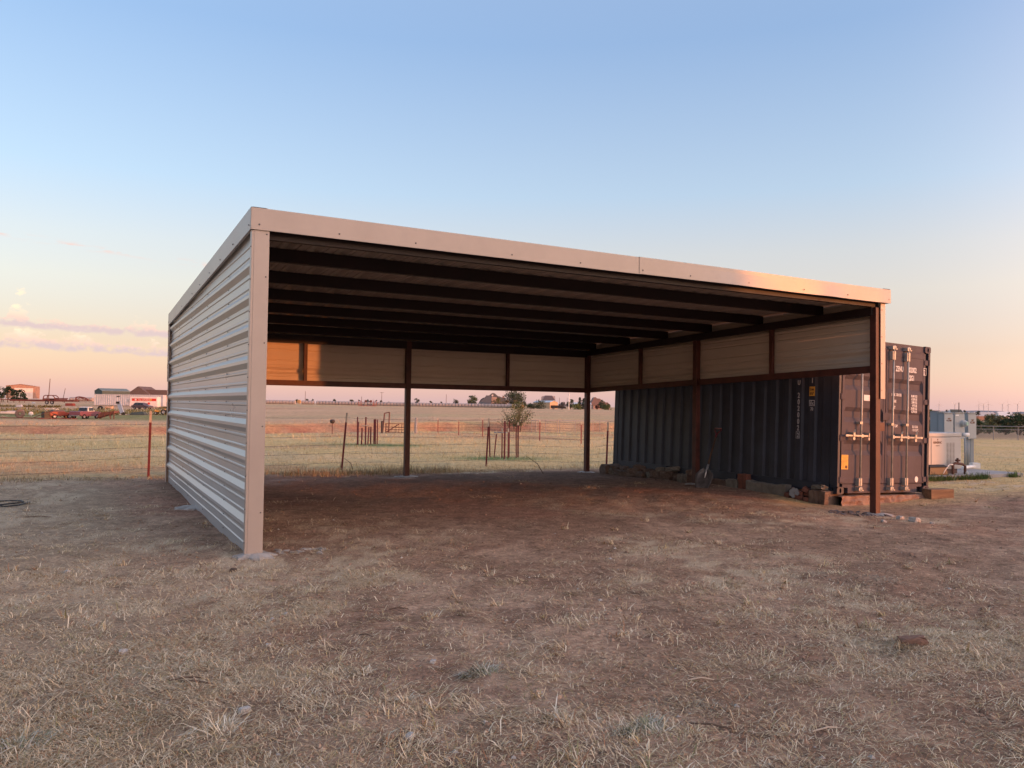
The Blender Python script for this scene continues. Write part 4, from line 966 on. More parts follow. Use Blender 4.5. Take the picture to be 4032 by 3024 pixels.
# rack: strut posts, conduits
RK = empty('equipment_rack', (0, 0, 0), 0, 'steel strut rack and conduits holding the grey electrical boxes', 'rack')
def pp(px, py, y): return ((px-2016)/FPX*y, y, zpix(px, py, y))
for px, y, w in ((3826, 19.75, .075), (3705, 19.1, .06)):
    a = pp(px, 1622, y); MB().box(a[0]-w/2, a[0]+w/2, a[1]-.03, a[1]+.03, .085, a[2]).build('strut_post', m_box, RK)
for px, y in ((3803, 19.45), (3812, 19.55), (3818, 19.6)):
    a = pp(px, 1727, y); MB().tube([(a[0], a[1]+.03, .085), (a[0], a[1]+.03, a[2]+.05)], .024, 8).build('conduit', m_box, RK, smooth=True)
a = pp(3782, 1585, 19.25); c = pp(3782, 1626, 19.25); MB().tube([(a[0], a[1]+.06, c[2]-.1), (a[0], a[1]+.06, a[2])], .011, 8).build('mast', M('mast_brown', (.20, .12, .09), rough=.6), RK, smooth=True)
a = pp(3790, 1712, 19.0); MB().tube([(a[0], a[1], a[2]), (a[0]+.16, a[1]+.02, a[2])], .05, 10).build('elbow_pipe', m_pvc, RK, smooth=True)
a = pp(3787, 1836, 18.3); c = pp(3838, 1834, 18.9); b = MB(); b.tube([(a[0], a[1], .135), (c[0], c[1], .135)], .042, 10); b.box(c[0]-.09, c[0]+.09, c[1]-.08, c[1]+.08, .088, .22)
tag(b.build('drain_pipe', m_pvc, None), 'white plastic pipe lying on the slab beside the rack', 'pipe')
# gas manifold and its flexible line
a = pp(3752, 1848, 16.95); gxm, gym = a[0], 16.95
b = MB(); b.tube([(gxm, gym, .09), (gxm, gym, .30), (gxm+.06, gym+.02, .33), (gxm+.26, gym+.10, .31), (gxm+.34, gym+.13, .26), (gxm+.34, gym+.13, .09)], .028, 8); b.tube([(gxm+.13, gym+.05, .32), (gxm+.13, gym+.05, .44)], .022, 8); b.box(gxm+.10, gxm+.17, gym+.01, gym+.09, .37, .41)
gm = empty('gas_manifold', (0, 0, 0), 0, 'dark rusty gas pipe loop in front of the generator louvres', 'pipe'); b.build('pipe_loop', m_pipe, gm, smooth=False)
MB().tube([(gxm, gym-.01, .30), (gxm-.10, gym-.06, .31), (gxm-.24, gym-.16, .22), (gxm-.32, gym-.2, .12)], .014, 6).build('flexible_line', m_pvc, gm, smooth=True)
MB().lathe([(0, 0), (.03, 0), (.03, .05), (0, .05)], 8, (gxm+.36, gym+.10, .092)).build('cap', m_pvc, gm)
a = pp(3662, 1850, 16.6); tb = MB(); P = [(0, 0), (.66, 0), (.66, .42), (0, .42)]
tb.hexa([(0, 0, 0), (.52, 0, 0), (.52, .40, 0), (0, .40, 0), (.03, .02, .17), (.49, .02, .17), (.49, .38, .17), (.03, .38, .17)]); tb.hexa([(-.01, -.01, .171), (.53, -.01, .171), (.53, .41, .171), (-.01, .41, .171), (.07, .06, .215), (.45, .06, .215), (.45, .34, .215), (.07, .34, .215)])
o = tb.build('black_tub', m_tub, None, loc=(a[0], 16.62, .09), bevel=.012); o.rotation_euler = (0, 0, R(18)); tag(o, 'black lidded plastic tub at the left end of the slab', 'tub')
# green tufts along the slab edge
n = 2600; sx = rng.uniform(0, SLAB[3]+.1, n); tt = -.03-np.abs(rng.normal(0, .07, n)); kk = vnoise(sx, sx*0, 2.2, 91, 2) > .42; sx, tt = sx[kk], tt[kk]; n = len(sx)
P = np.stack([SLAB[0]+sx*math.cos(SLAB[2])-tt*math.sin(SLAB[2]), SLAB[1]+sx*math.sin(SLAB[2])+tt*math.cos(SLAB[2]), np.zeros(n)], -1)
blades('slab_edge_grass', P, rng.uniform(0, 6.28, n), rng.uniform(.1, 1.0, n), rng.gamma(5, .02, n).clip(.03, .2), rng.uniform(.005, .011, n), np.array([(.09, .13, .035)])*(.6+.9*rng.random((n, 1))), .6)

# ------------------------------------------------------------------ wire fence behind the shelter
m_tred = M('red_post_paint', (.15, .020, .022), rough=.6, var=.3, scale=9)
m_tip = M('cream_post_tip', (.46, .36, .27), rough=.6, var=.15)
m_wire = M('rusty_barbed_wire', (.060, .040, .032), rough=.7, metal=.3)
m_rust2 = M('rusted_pipe', (.10, .034, .026), rough=.75, var=.3, scale=6, col2=(.17, .06, .045))
m_grey = M('silver_weathered_wood', (.30, .28, .27), rough=.9, var=.25, scale=8, stretch=(3, 3, .5), bump=.4)
def tpost_mesh(h, tip, studs=True):
    b = MB(); hb = h-tip
    b.box(-.017, .017, -.003, .003, -.15, hb); b.box(-.0025, .0025, .003, .036, -.15, hb)
    if studs:
        for k in range(int(hb/.055)): b.box(-.006, .006, -.009, -.003, .05+k*.055, .068+k*.055)
    t = MB(); t.box(-.017, .017, -.003, .003, hb, h); t.box(-.0025, .0025, .003, .036, hb, h)
    return b.mesh('post_body', m_tred), t.mesh('post_tip', m_tip)
def tpost(p, h, tip, label, group=None, lean=(0, 0), rz=0., scale=1., body_mat=None, studs=True):
    e = empty('t_post', p, rz, label, 't-post', group); e.rotation_euler = (lean[0], lean[1], rz)
    bm_, tm_ = tpost_mesh(h, tip, studs); inst('post_body', bm_, e, scale=(scale, scale, 1))
    if tip > 0: inst('post_tip', tm_, e, scale=(scale, scale, 1))
    return e
FP = []
GF = 'red posts of the wire fence behind the shelter'
for px, py, hh, lb, ln in ((584, 1880, 1.29, 'red steel fence post with cream tip left of the shelter wall', (0, .01)),
                       (1345, 1850, 1.34, 'leaning red steel fence post with cream tip seen under the back wall', (0, .075)),
                       (1914, 1836, 1.27, 'red steel fence post with pale tip in front of the staked sapling', (0, .05)),
                       (2388, 1843, 1.20, 'red steel fence post beside the back corner of the container', (0, .035))):
    p = hit(px, py); FP.append((p, hh, ln)); tpost((p[0], p[1], p[2]-.02), hh, .22, lb, GF, ln, YAW, 1.25)
d0 = np.array(FP[0][0])-np.array(FP[1][0])
left = np.array(FP[0][0])+d0*.95; left[2] = float(G(left[0], left[1]))
right = np.array(FP[3][0])+(np.array(FP[3][0])-np.array(FP[2][0]))*1.2; right[2] = float(G(right[0], right[1]))
tpost(tuple(left), 1.28, .22, 'red steel fence post at the far left of the wire fence', GF, (0, 0), YAW, 1.2)
names = ('lowest', 'second lowest', 'third', 'fourth', 'fifth', 'top')
for i, hh in enumerate((.18, .39, .585, .78, 1.02, 1.20)):
    pts = []; nodes_ = [left]+[np.array(f[0]) for f in FP]+[right]; lean = [0]+[f[2][1] for f in FP]+[0]
    for k in range(len(nodes_)-1):
        a = nodes_[k].copy(); c = nodes_[k+1].copy(); a[2] += hh; c[2] += hh*(.93 if k == 3 else 1)
        a[:2] += UX*math.sin(lean[k])*hh; c[:2] += UX*math.sin(lean[k+1])*hh
        for q in np.linspace(0, 1, 13)[:-1 if k < len(nodes_)-2 else None]:
            p = a*(1-q)+c*q; p[2] -= .035*4*q*(1-q)*(.6+.4*((i*7+k*3) % 5)/4)+.006*math.sin(q*37+i*3+k); pts.append(tuple(p))
    b = MB(); b.tube(pts, .0024, 5); rb = random.Random(i)
    for k in range(len(pts)-1):
        for q in (.2, .6, .95):
            p = Vector(pts[k]).lerp(Vector(pts[k+1]), q); d = Vector((rb.uniform(-1, 1), rb.uniform(-1, 1), rb.uniform(-1, 1))).normalized()*.016; b.bar(p-d, p+d, .003)
    tag(b.build('barbed_wire', m_wire, None), '%s strand of rusty barbed wire strung between the red posts' % names[i], 'wire', 'strands of the wire fence')
# dead stalks and sticks leaning on the fence
m_twig = M('dead_twig', (.13, .085, .06), rough=.9)
for i, (px, py, px2, py2, lb) in enumerate(((2140, 1868, 2080, 1800, 'thin dead stalk leaning left below the back wall opening'), (1585, 1858, 1612, 1815, 'dark stick propped against the middle back post'), (1390, 1858, 1358, 1806, 'dry bent stalk beside the leaning red fence post'))):
    a = hit(px, py); y = a[1]; c = ((px2-2016)/FPX*y, y+.1, zpix(px2, py2, y)); m_ = ((a[0]+c[0])/2+.05, y+.03, (a[2]+c[2])/2+.04)
    tag(MB().tube([a, m_, c], [.010, .008, .004], 5).build('dead_stalk', m_twig, None), lb, 'stick')

# ------------------------------------------------------------------ staked saplings
def stake(px, pyb, pyt, label, group, tip=0., lean=0., scale=1.3, mat=None, y=None):
    p = hit(px, pyb); h = zpix(px, pyt, p[1])-p[2]; return tpost((p[0], p[1], p[2]-.02), h, tip, label, group, (0, lean), rng.uniform(0, 3), scale, studs=False)
GA = 'stakes round the nearer sapling'
for px, pb, pt, tip, ln, lb in ((1930, 1801, 1656, .0, .05, 'tall rusty stake at the left of the nearer sapling guard'), (1945, 1803, 1695, .10, .09, 'short leaning stake with pale tip in the nearer sapling guard'),
        (1976, 1803, 1684, .16, 0, 'stake with white upper end in the nearer sapling guard'), (1986, 1809, 1655, .0, 0, 'thick dark stake at the centre of the nearer sapling guard'),
        (2001, 1804, 1684, .12, 0, 'red stake with cream tip right of centre in the nearer sapling guard'), (2004, 1800, 1653, 0, 0, 'tall thin dark stake behind the centre of the nearer sapling guard'),
        (2033, 1803, 1684, 0, .02, 'left one of the two stakes at the right of the nearer sapling'), (2041, 1801, 1660, .1, .015, 'right one of the two stakes at the right of the nearer sapling')):
    stake(px, pb, pt, lb, GA, tip, ln, 1.6 if 'thick' in lb else 1.15)
p = hit(1972, 1800); zz = zpix(1972, 1702, p[1])
b = MB(); n = 16; b.tube([(p[0]+.20*math.cos(a)-.02, p[1]+.20*math.sin(a)-.25, zz) for a in np.linspace(0, 2*math.pi, n)], .018, 6); tag(b.build('sapling_guard_ring', m_grey, None), 'grey wire ring tied to the stakes of the nearer sapling', 'guard')
GB = 'stakes round the farther sapling'
for px, pb, pt, tip, ln, lb in ((1407, 1752, 1640, 0, -.01, 'tall dark stake at the left of the farther sapling guard'), (1411, 1750, 1659, 0, 0, 'shorter stake just right of the leftmost tall one in the farther guard'),
        (1425, 1750, 1683, 0, .02, 'short stake under the pale board of the farther guard'), (1440, 1751, 1640, 0, .01, 'tall central stake of the farther sapling guard'), (1449, 1750, 1680, 0, .06, 'slanting short stake in the farther sapling guard'),
        (1461, 1751, 1680, 0, 0, 'short upright stake right of the slanting one in the farther guard'), (1474, 1749, 1649, 0, 0, 'first of three close stakes at the right of the farther guard'), (1479, 1749, 1649, 0, 0, 'second of three close stakes at the right of the farther guard'), (1485, 1749, 1650, 0, 0, 'third of three close stakes at the right of the farther guard')):
    stake(px, pb, pt, lb, GB, tip, ln, 1.5)
p = hit(1445, 1752); z = zpix(1445, 1676, p[1]); xa = (1428-2016)/FPX*p[1]; xb = (1462-2016)/FPX*p[1]
tag(MB().bar((xa, p[1], z-.01), (xb, p[1], z+.03), .03, .03).build('pale_board', m_tip, None), 'pale narrow board tied across the farther sapling stakes', 'board')
# cross fence of thin posts running away from the yard
GC = 'dark posts of the cross fence'
CFP = []
for px, pb, pt, lb in ((1724, 1708, 1647, 'farthest dark post of the cross fence'), (1806, 1714, 1652, 'second farthest dark post of the cross fence'), (1900, 1720, 1645, 'dark cross-fence post just left of the staked sapling'),
                   (2125, 1735, 1652, 'dark cross-fence post in front of the pale gate frame'), (2288, 1748, 1661, 'nearest dark cross-fence post left of the back corner post')):
    p = hit(px, pb); h = zpix(px, pt, p[1])-p[2]; tpost((p[0], p[1], p[2]-.02), h, .12, lb, GC, (0, 0), .3, 1.6, studs=False); CFP.append((p, h))
for i, f in enumerate((.93, .66, .40, .15)):
    pts = [(p[0], p[1], p[2]+h*f) for p, h in CFP]; tag(MB().tube(pts, .006, 4).build('fence_wire', m_wire, None), '%s wire of the cross fence in the field' % ('top', 'second', 'third', 'bottom')[i], 'wire', 'wires of the cross fence')
# round-topped marker post
p = hit(1308, 1709); h = zpix(1308, 1651, p[1])-p[2]; e = empty('marker_post', p, 0, 'thin dark post with a round cap alone in the field', 'post')
MB().tube([(0, 0, -.1), (0, 0, h-.1)], .03, 6).build('shaft', m_rust2, e); MB().lathe([(0, h-.30), (.13, h-.27), (.19, h-.15), (.17, h-.05), (.08, h), (0, h)], 10).build('cap', M('dark_cap', (.05, .035, .03)), e, smooth=True)
# pipe frame and field gate
p = hit(1517, 1704); y = p[1]; mm = mpp(y)
e = empty('gate_arch', p, 0, 'tall rusty pipe arch standing at the field gate', 'frame')
hA = zpix(1510, 1623, y)-p[2]; x0 = (1511-1517)*mm; x1 = (1525-1517)*mm
MB().tube([(x0-.1, 0, -.1), (x0+.04, 0, hA-.08)], .05, 6).build('upright', m_rust2, e); MB().tube([(x1+.1, 0, -.1), (x1+.14, 0, hA)], .05, 6).build('upright', m_rust2, e); MB().tube([(x0+.04, 0, hA-.08), (x1+.14, 0, hA)], .04, 6).build('crossbar', m_rust2, e)
def gate(px0, px1, pyb, pyt, name, label, brace=True):
    p = hit((px0+px1)/2, pyb); y = p[1]; mm = mpp(y); w = (px1-px0)*mm; h = zpix((px0+px1)/2, pyt, y)-p[2]
    e = empty(name, (p[0]-w/2, y, p[2]), 0, label, 'gate'); r = .03
    for x in (0, w): MB().tube([(x, 0, 0), (x, 0, h)], r*1.4, 6).build('stile', m_rust2, e)
    for f in (.08, .35, .62, .98): MB().tube([(0, 0, h*f), (w, 0, h*f*.97)], r*.8, 6).build('rail', m_rust2, e)
    if brace: MB().tube([(0, -.03, h*.05), (w*.72, -.03, h*.95)], r*1.3, 6).build('brace', m_rust2, e)
    for x in (.55, .7, .85): MB().tube([(w*x, 0, 0.05), (w*x, 0, h*.95)], r*.5, 5).build('bar', m_rust2, e)
    return e
gate(1519, 1592, 1705, 1667, 'field_gate', 'low rusty pipe gate with a diagonal brace in the field'); 
p = hit(1504, 1706); MBp = MB().tube([(0, 0, -.2), (0, 0, zpix(1504, 1657, p[1])-p[2])], .09, 8).build('gate_post', M('dark_gate_post', (.05, .03, .028)), None, loc=p); tag(MBp, 'stout dark gate post left of the rusty field gate', 'post')
for px, pb, pt, lb, mt_ in ((1601, 1707, 1649, 'pale grey wooden corner post right of the field gate', m_grey), (1637, 1706, 1645, 'weathered wooden post standing alone behind the middle shelter post', m_grey)):
    p = hit(px, pb); h = zpix(px, pt, p[1])-p[2]; tag(MB().tube([(0, 0, -.2), (0, 0, h*.5), (.02, 0, h)], [.12, .11, .10], 9).build('wooden_post', mt_, None, loc=p), lb, 'post')

# ------------------------------------------------------------------ chain-link fences
m_cl = M('galvanised_fence', (.27, .25, .24), rough=.55, metal=.2, var=.1)
def chainlink(name, pts, h, label, rpost=.032, mesh=.16, rw=.004, tops=True, group=None):
    e = empty(name, pts[0], 0, label, 'fence', group); o = np.array(pts[0])
    Q = [np.array(p)-o for p in pts]
    for q in Q: MB().tube([(q[0], q[1], q[2]-.2), (q[0], q[1], q[2]+h)], rpost, 6).build('fence_post', m_cl, e)
    net = MB()
    for a, c in zip(Q[:-1], Q[1:]):
        MB().tube([(a[0], a[1], a[2]+h-.02), (c[0], c[1], c[2]+h-.02)], rpost*.75, 6).build('top_rail', m_cl, e)
        L = np.linalg.norm((c-a)[:2]); n = max(2, int(L/mesh)); hn = int(h/mesh)
        for k in range(-hn, n):
            for sg in (0, 1):
                u0, u1 = k/n, (k+hn)/n; z0, z1 = (0, 1)
                if u0 < 0: z0 = -u0/(u1-u0); u0 = 0
                if u1 > 1: z1 = z0+(1-u0)/((k+hn)/n-max(k/n, 0)+1e-9)*(1-z0) if k/n >= 0 else z0+(1-z0)*(1-0)/(((k+hn)/n)); u1 = 1
                z1 = min(z1, 1)
                pa = a+(c-a)*(u0 if not sg else 1-u0); pb = a+(c-a)*(u1 if not sg else 1-u1)
                net.bar((pa[0], pa[1], pa[2]+z0*h*.97+.02), (pb[0], pb[1], pb[2]+z1*h*.97+.02), rw*2)
    tag(net.build('wire_mesh', m_cl, e, fix=False), kind='stuff')
    return e
P = [hit(px, 1703.5) for px in (2093, 2148, 2204, 2265, 2335, 2362, 2420)]
chainlink('chain_link_fence', P, 1.12, 'low chain-link fence in front of the red cut bank', .032, .30, .0035)
P = [hit(px, 1704) for px in (2110, 2193)]; P = [(p[0], p[1]-.5, p[2]) for p in P]
chainlink('dog_run_panel', P, 1.15, 'short chain-link panel with thick posts beside the small tree', .045, .30, .0035)
P = [hit(px, 1730+(px-3800)*.02) for px in (3715, 3815, 3912, 4009, 4106)]
chainlink('chain_link_fence', P, 1.05, 'chain-link fence at the end of the lawn behind the generator', .04, .20, .007)
P = [(p[0]*1.12, p[1]*1.12, float(G(p[0]*1.12, p[1]*1.12))) for p in P]
e = empty('rail_fence', P[0], 0, 'farther pale fence rail just above the chain-link fence', 'fence')
for a, c in zip(P[:-1], P[1:]): MB().tube([tuple(np.array(a)-np.array(P[0])+[0, 0, 1.30]), tuple(np.array(c)-np.array(P[0])+[0, 0, 1.30])], .045, 6).build('top_rail', m_cl, e)
for a in P: MB().tube([tuple(np.array(a)-np.array(P[0])), tuple(np.array(a)-np.array(P[0])+[0, 0, 1.3])], .03, 6).build('fence_post', m_cl, e)

# ------------------------------------------------------------------ trees
m_bark = M('grey_brown_bark', (.14, .10, .075), rough=.95, var=.3, scale=5, bump=.5)
def leaf_mat(name, c, v=.35):
    m_, nt, b = nodes_mat(name); N = nt.nodes; L = nt.links; a_ = N.new('ShaderNodeAttribute'); a_.attribute_name = 'Col'
    L.new(a_.outputs['Color'], b.inputs['Base Color']); b.inputs['Roughness'].default_value = .7; b.inputs['Specular IOR Level'].default_value = .25; return m_
m_leaf = leaf_mat('foliage', (0, 0, 0))
def leaves(name, P, size, cols, parent, seed):
    r = np.random.default_rng(seed); n = len(P); sz = size*(.6+.8*r.random(n))
    u = r.normal(size=(n, 3)); u /= np.linalg.norm(u, axis=1)[:, None]; w = r.normal(size=(n, 3)); w -= u*(u*w).sum(1)[:, None]; w /= np.linalg.norm(w, axis=1)[:, None]
    v = np.stack([P-u*sz[:, None], P+w*sz[:, None]*.45, P+u*sz[:, None], P-w*sz[:, None]*.45], 1).reshape(-1, 3)
    me = bpy.data.meshes.new(name); me.from_pydata(v.tolist(), [], (np.arange(n*4).reshape(-1, 4)).tolist()); me.update()
    cc = np.repeat(cols, 4, 0); ca = me.color_attributes.new('Col', 'FLOAT_COLOR', 'POINT'); ca.data.foreach_set('color', np.hstack([cc, np.ones((len(cc), 1))]).astype(np.float32).ravel()); me.materials.append(m_leaf)
    o = bpy.data.objects.new(name, me); COL.objects.link(o); o.parent = parent; return o
def tree(name, p, h, w, n, leaf, col, label, group=None, seed=0, trunk=.25, clumps=14, cat='tree', shape='round', low=.25, stems=1, col2=None, bare=0):
    r = np.random.default_rng(seed+100); e = empty(name, p, 0, label, cat, group); b = MB(); C = []
    for k in range(clumps):
        f = (k+.5)/clumps; a = k*2.4+r.uniform(-.5, .5)
        if shape == 'round': zz = low+(1-low)*r.uniform(.12, .90); rad = math.sqrt(max(.02, 1-((zz-low)/(1-low)*2-.95)**2))*r.uniform(.25, .78)
        elif shape == 'cone': zz = low+(1-low)*f*.95; rad = (1-f)*r.uniform(.4, .8)
        else: zz = low+(1-low)*r.uniform(.05, .85); rad = r.uniform(.1, .85)
        C.append((math.cos(a)*rad*w/2, math.sin(a)*rad*w/2, zz*h, (.16+.16*r.random())*w*(1-.4*f if shape == 'cone' else 1)))
    tr = max(.02, h*.022)
    for s in range(stems):
        ox = (s-(stems-1)/2)*w*.05; tip = C[(s*5) % clumps]
        b.tube([(ox, 0, -.1), (ox*1.5+tip[0]*.15, tip[1]*.15, h*low), (ox*2+tip[0]*.4, tip[1]*.4, h*(low+.3)), (tip[0]*.7, tip[1]*.7, h*.82)], [tr*1.2, tr, tr*.6, tr*.2], 6, False)
    for c in C: b.tube([(c[0]*.12, c[1]*.12, h*low*.9), (c[0]*.5, c[1]*.5, (c[2]+h*low)/2), (c[0], c[1], c[2])], [tr*.5, tr*.32, tr*.1], 4, False)
    for k in range(bare):
        a = r.uniform(0, 6.28); L_ = w*r.uniform(.4, .62); b.tube([(0, 0, h*low*.6), (math.cos(a)*L_*.5, math.sin(a)*L_*.5, h*r.uniform(.3, .55)), (math.cos(a)*L_, math.sin(a)*L_, h*r.uniform(.55, 1.05))], [tr*.5, tr*.3, tr*.12], 4, False)
    b.build('trunk', m_bark, e, fix=False)
    k = r.integers(0, clumps, n); Ca = np.array(C); d = r.normal(size=(n, 3)); d /= np.linalg.norm(d, axis=1)[:, None]; d *= (r.random(n)**.45)[:, None]
    P = Ca[k, :3]+d*Ca[k, 3:4]*np.array([1, 1, .72]); P[:, 2] = np.maximum(P[:, 2], .04*h)
    tone = (.65+.7*r.random(clumps))[k]*(.75+.5*r.random(n)); cc = np.array(col)[None]*tone[:, None]
    if col2 is not None:
        q = (r.random(clumps) < .4)[k] & (r.random(n) < .8); cc[q] = np.array(col2)*tone[q][:, None]
    leaves('crown', P, leaf, np.clip(cc, 0, 1), e, seed); return e
def tree_px(name, px, pyb, pyt, wpx, y, n, col, label, **k):
    x = (px-2016)/FPX*y; zb = float(G(x, y)) if pyb is None else zpix(px, pyb, y); zb = min(zb, float(G(x, y))+.0) if pyb is not None else zb
    zb = float(G(x, y)); h = zpix(px, pyt, y)-zb; w = wpx*mpp(y)
    return tree(name, (x, y, zb), h, w, n, k.pop('leaf', max(.03, w*.045)), col, label, **k)
p = hit(2036, 1701)
tree('small_tree', p, zpix(2036, 1592, p[1])-p[2], 148*mpp(p[1]), 2600, .055, (.085, .105, .035), 'bushy multi-stemmed small tree half bare on its left side', seed=3, clumps=16, stems=4, low=.28, col2=(.17, .15, .05), bare=16)

# ------------------------------------------------------------------ buildings far off
def fmat(name, c, **k): return M(name, c, rough=k.pop('rough', .75), var=k.pop('var', .10), scale=k.pop('scale', .8), **k)
m_tanw = fmat('tan_metal_wall', (.36, .20, .14)); m_brnroof = fmat('brown_shingles', (.13, .085, .075), scale=3); m_brickw = fmat('pinkish_brick', (.42, .27, .21), scale=5)
m_whd = fmat('pale_door', (.66, .55, .49)); m_grnw = fmat('dark_green_metal', (.062, .085, .080)); m_grnr = fmat('grey_green_roof', (.15, .19, .19)); m_redd = fmat('dull_red_door', (.17, .075, .065))
m_glass = M('dark_window', (.03, .035, .045), rough=.12, var=.1); m_greyr = fmat('grey_shingles', (.115, .105, .105), scale=3); m_wroof = fmat('white_metal_roof', (.60, .62, .64)); m_cream = fmat('peach_wall', (.55, .36, .22))
m_bluew = fmat('pale_blue_wall', (.44, .50, .53))
def gable(name, px, y, w, d, hw, hr, yaw, wall, roof, label, door=None, windows=(), over=.25, z=None, cat='building', hip=0., doors=()):
    """gable end faces the viewer at yaw 0; w across the gable, d deep"""
    x = (px-2016)/FPX*y; zb = float(G(x, y))-.15 if z is None else z
    e = empty(name, (x, y, zb), yaw, label, cat)
    b = MB(); b.prism([(-w/2, 0), (w/2, 0), (w/2, hw), (0, hr), (-w/2, hw)], 0, d); wl_ = b.build('wall', wall, e)
    b = MB(); s = (hr-hw)/(w/2); o = over
    hp = hip
    for sg in (-1, 1):
        A_ = [(sg*(w/2+o), -o, hw-o*s+.08), (sg*(w/2+o), d+o, hw-o*s+.08), (0, d+o-hp, hr+.08), (0, -o+hp, hr+.08)]
        b.add(A_+[(p[0], p[1], p[2]+.14) for p in A_], [(0, 1, 2, 3), (4, 5, 6, 7), (0, 1, 5, 4), (1, 2, 6, 5), (2, 3, 7, 6), (3, 0, 4, 7)])
    if hp:
        for yy, q in ((-o, hp), (d+o, -hp)): b.add([(-w/2-o, yy, hw-o*s+.10), (w/2+o, yy, hw-o*s+.10), (0, yy+q, hr+.2)], [(0, 1, 2)])
    b.build('roof', roof, e)
    for (x0, x1, z0, z1, mt_) in doors: MB().box(x0, x1, -.06, .02, z0, z1).build('door', mt_, e)
    for (x0, x1, z0, z1) in windows:
        f = MB().box(x0, x1, -.05, .02, z0, z1).build('window', m_whd, e); MB().box(x0+.1, x1-.1, -.07, -.052, z0+.1, z1-.1).build('pane', m_glass, f)
    return e
y = 330; mm = mpp(y)
z0 = zpix(80, 1569, y)
gable('tan_barn', 81, y, 97*mm, 15, zpix(80, 1521, y)-z0, zpix(80, 1514, y)-z0, R(24), m_tanw, m_tanw, 'tan metal barn with a large pale roller door at the far left', z=z0, doors=[(-2.2, 4.6, .1, 4.4, m_whd)], over=.1)
y = 255; mm = mpp(y); z0 = zpix(400, 1591, y)
e = gable('green_barn', 430, y, 5.4, 9.0, zpix(400, 1541, y)-z0, zpix(400, 1531, y)-z0, R(-38), m_grnw, m_grnr, 'dark green metal barn behind the ribbed trailer', z=z0, over=.08)
e.location.x = (388-2016)/FPX*y
for k, (a, c) in enumerate(((.6, 3.2), (3.5, 5.9), (6.2, 8.7))):
    MB().box(2.7, 2.76, a, c, .1, 3.2).build('door', m_redd if k != 2 else m_grnw, e)
y = 300; mm = mpp(y); z0 = zpix(580, 1574, y)
HS = empty('brown_roof_house', ((600-2016)/FPX*y, y, z0), 0, 'house with a tall brown shingled gable roof behind the white trailer', 'house')
X = lambda px: (px-600)*mm
Z = lambda py: zpix(600, py, y)-z0
MB().box(X(520), X(655), 0, 9, -1, Z(1560)).build('wall', m_brickw, HS)
b = MB(); b.prism([(X(503), Z(1555)), (X(549), Z(1522)), (X(566), Z(1533)), (X(596), Z(1555))], -1.2, 10); b.prism([(X(560), Z(1560)), (X(562), Z(1534)), (X(651), Z(1535)), (X(657), Z(1560))], 1.0, 9); b.build('roof', m_brnroof, HS)
MB().box(X(596), X(600), -.1, 0, Z(1570), Z(1562)).build('window', m_glass, HS)
# ------------------------------------------------------------------ trailers and containers in the scrap yard
m_pale = fmat('pale_blue_ribbed', (.46, .47, .50)); m_trw = fmat('white_trailer_skin', (.68, .60, .56)); m_trr = fmat('red_banner', (.55, .035, .02)); m_dkred = fmat('dark_red_steel', (.11, .028, .026), col2=(.16, .05, .04))
y = 205; mm = mpp(y); z0 = zpix(500, 1597.5, y)
RC = empty('ribbed_trailer', ((373-2016)/FPX*y, y, z0), R(4), 'long pale blue ribbed cargo trailer in front of the green barn', 'trailer')
Lr = 262*mm; hr_ = zpix(400, 1552, y)-z0
MB().sheet(corrug(0, Lr, .55, .24, .06, .09), lambda p, z: (p[0], p[1], z), (.1, hr_-.15)).build('side_panel', m_pale, RC, fix=False)
b = MB(); b.box(0, Lr, .12, 2.5, .05, hr_-.02); b.box(-.04, Lr+.04, -.05, 2.55, hr_-.16, hr_); b.box(-.04, .06, -.05, .2, 0, hr_-.16); b.box(Lr-.06, Lr+.04, -.05, .2, 0, hr_-.16); b.build('body', m_pale, RC)
MB().box(Lr*.325, Lr*.37, -.06, -.02, hr_*.78, hr_*.86).build('vent', m_tub, RC)
y = 190; mm = mpp(y); z0 = zpix(560, 1603, y)
TR = empty('box_trailer', ((512-2016)/FPX*y, y, z0), R(3), 'white box trailer with a red lettered banner in the scrap yard', 'trailer')
Lt_ = 106*mm; ht = zpix(560, 1562.5, y)-z0
bd = MB().box(0, Lt_, 0, 2.3, .12, ht).build('body', m_trw, TR, bevel=.06)
bn = MB().box(Lt_*.085, Lt_*.965, -.03, -.001, ht*.60, ht*.84).build('banner', m_trr, TR)
text('lettering', 'The GROENEY', ht*.20, m_whd, bn, (Lt_*.30, -.034, ht*.645), (1, 0, 0), (0, 0, 1), 1.05)
for fx_, c in ((.22, m_whd), (.77, m_yel)):
    MB().lathe([(0, 0), (.24, 0), (.24, .02), (0, .02)], 10, (Lt_*fx_, -.032, ht*.72), 'y').build('emblem', c, bn)
MB().lathe([(0, 0), (.30, 0), (.30, .02), (0, .02)], 12, (Lt_*.70, -.004, ht*.36), 'y').build('round_logo', m_trr, TR)
for fx_ in (.62, .74): MB().lathe([(0, -.1), (.36, -.1), (.36, .12), (0, .12)], 12, (Lt_*fx_, .25, .2), 'y').build('wheel', m_tub, TR)
MB().box(-.9, -.05, .6, 1.7, ht*.45, ht*.8).build('cab_fairing', m_whd, TR, bevel=.1)
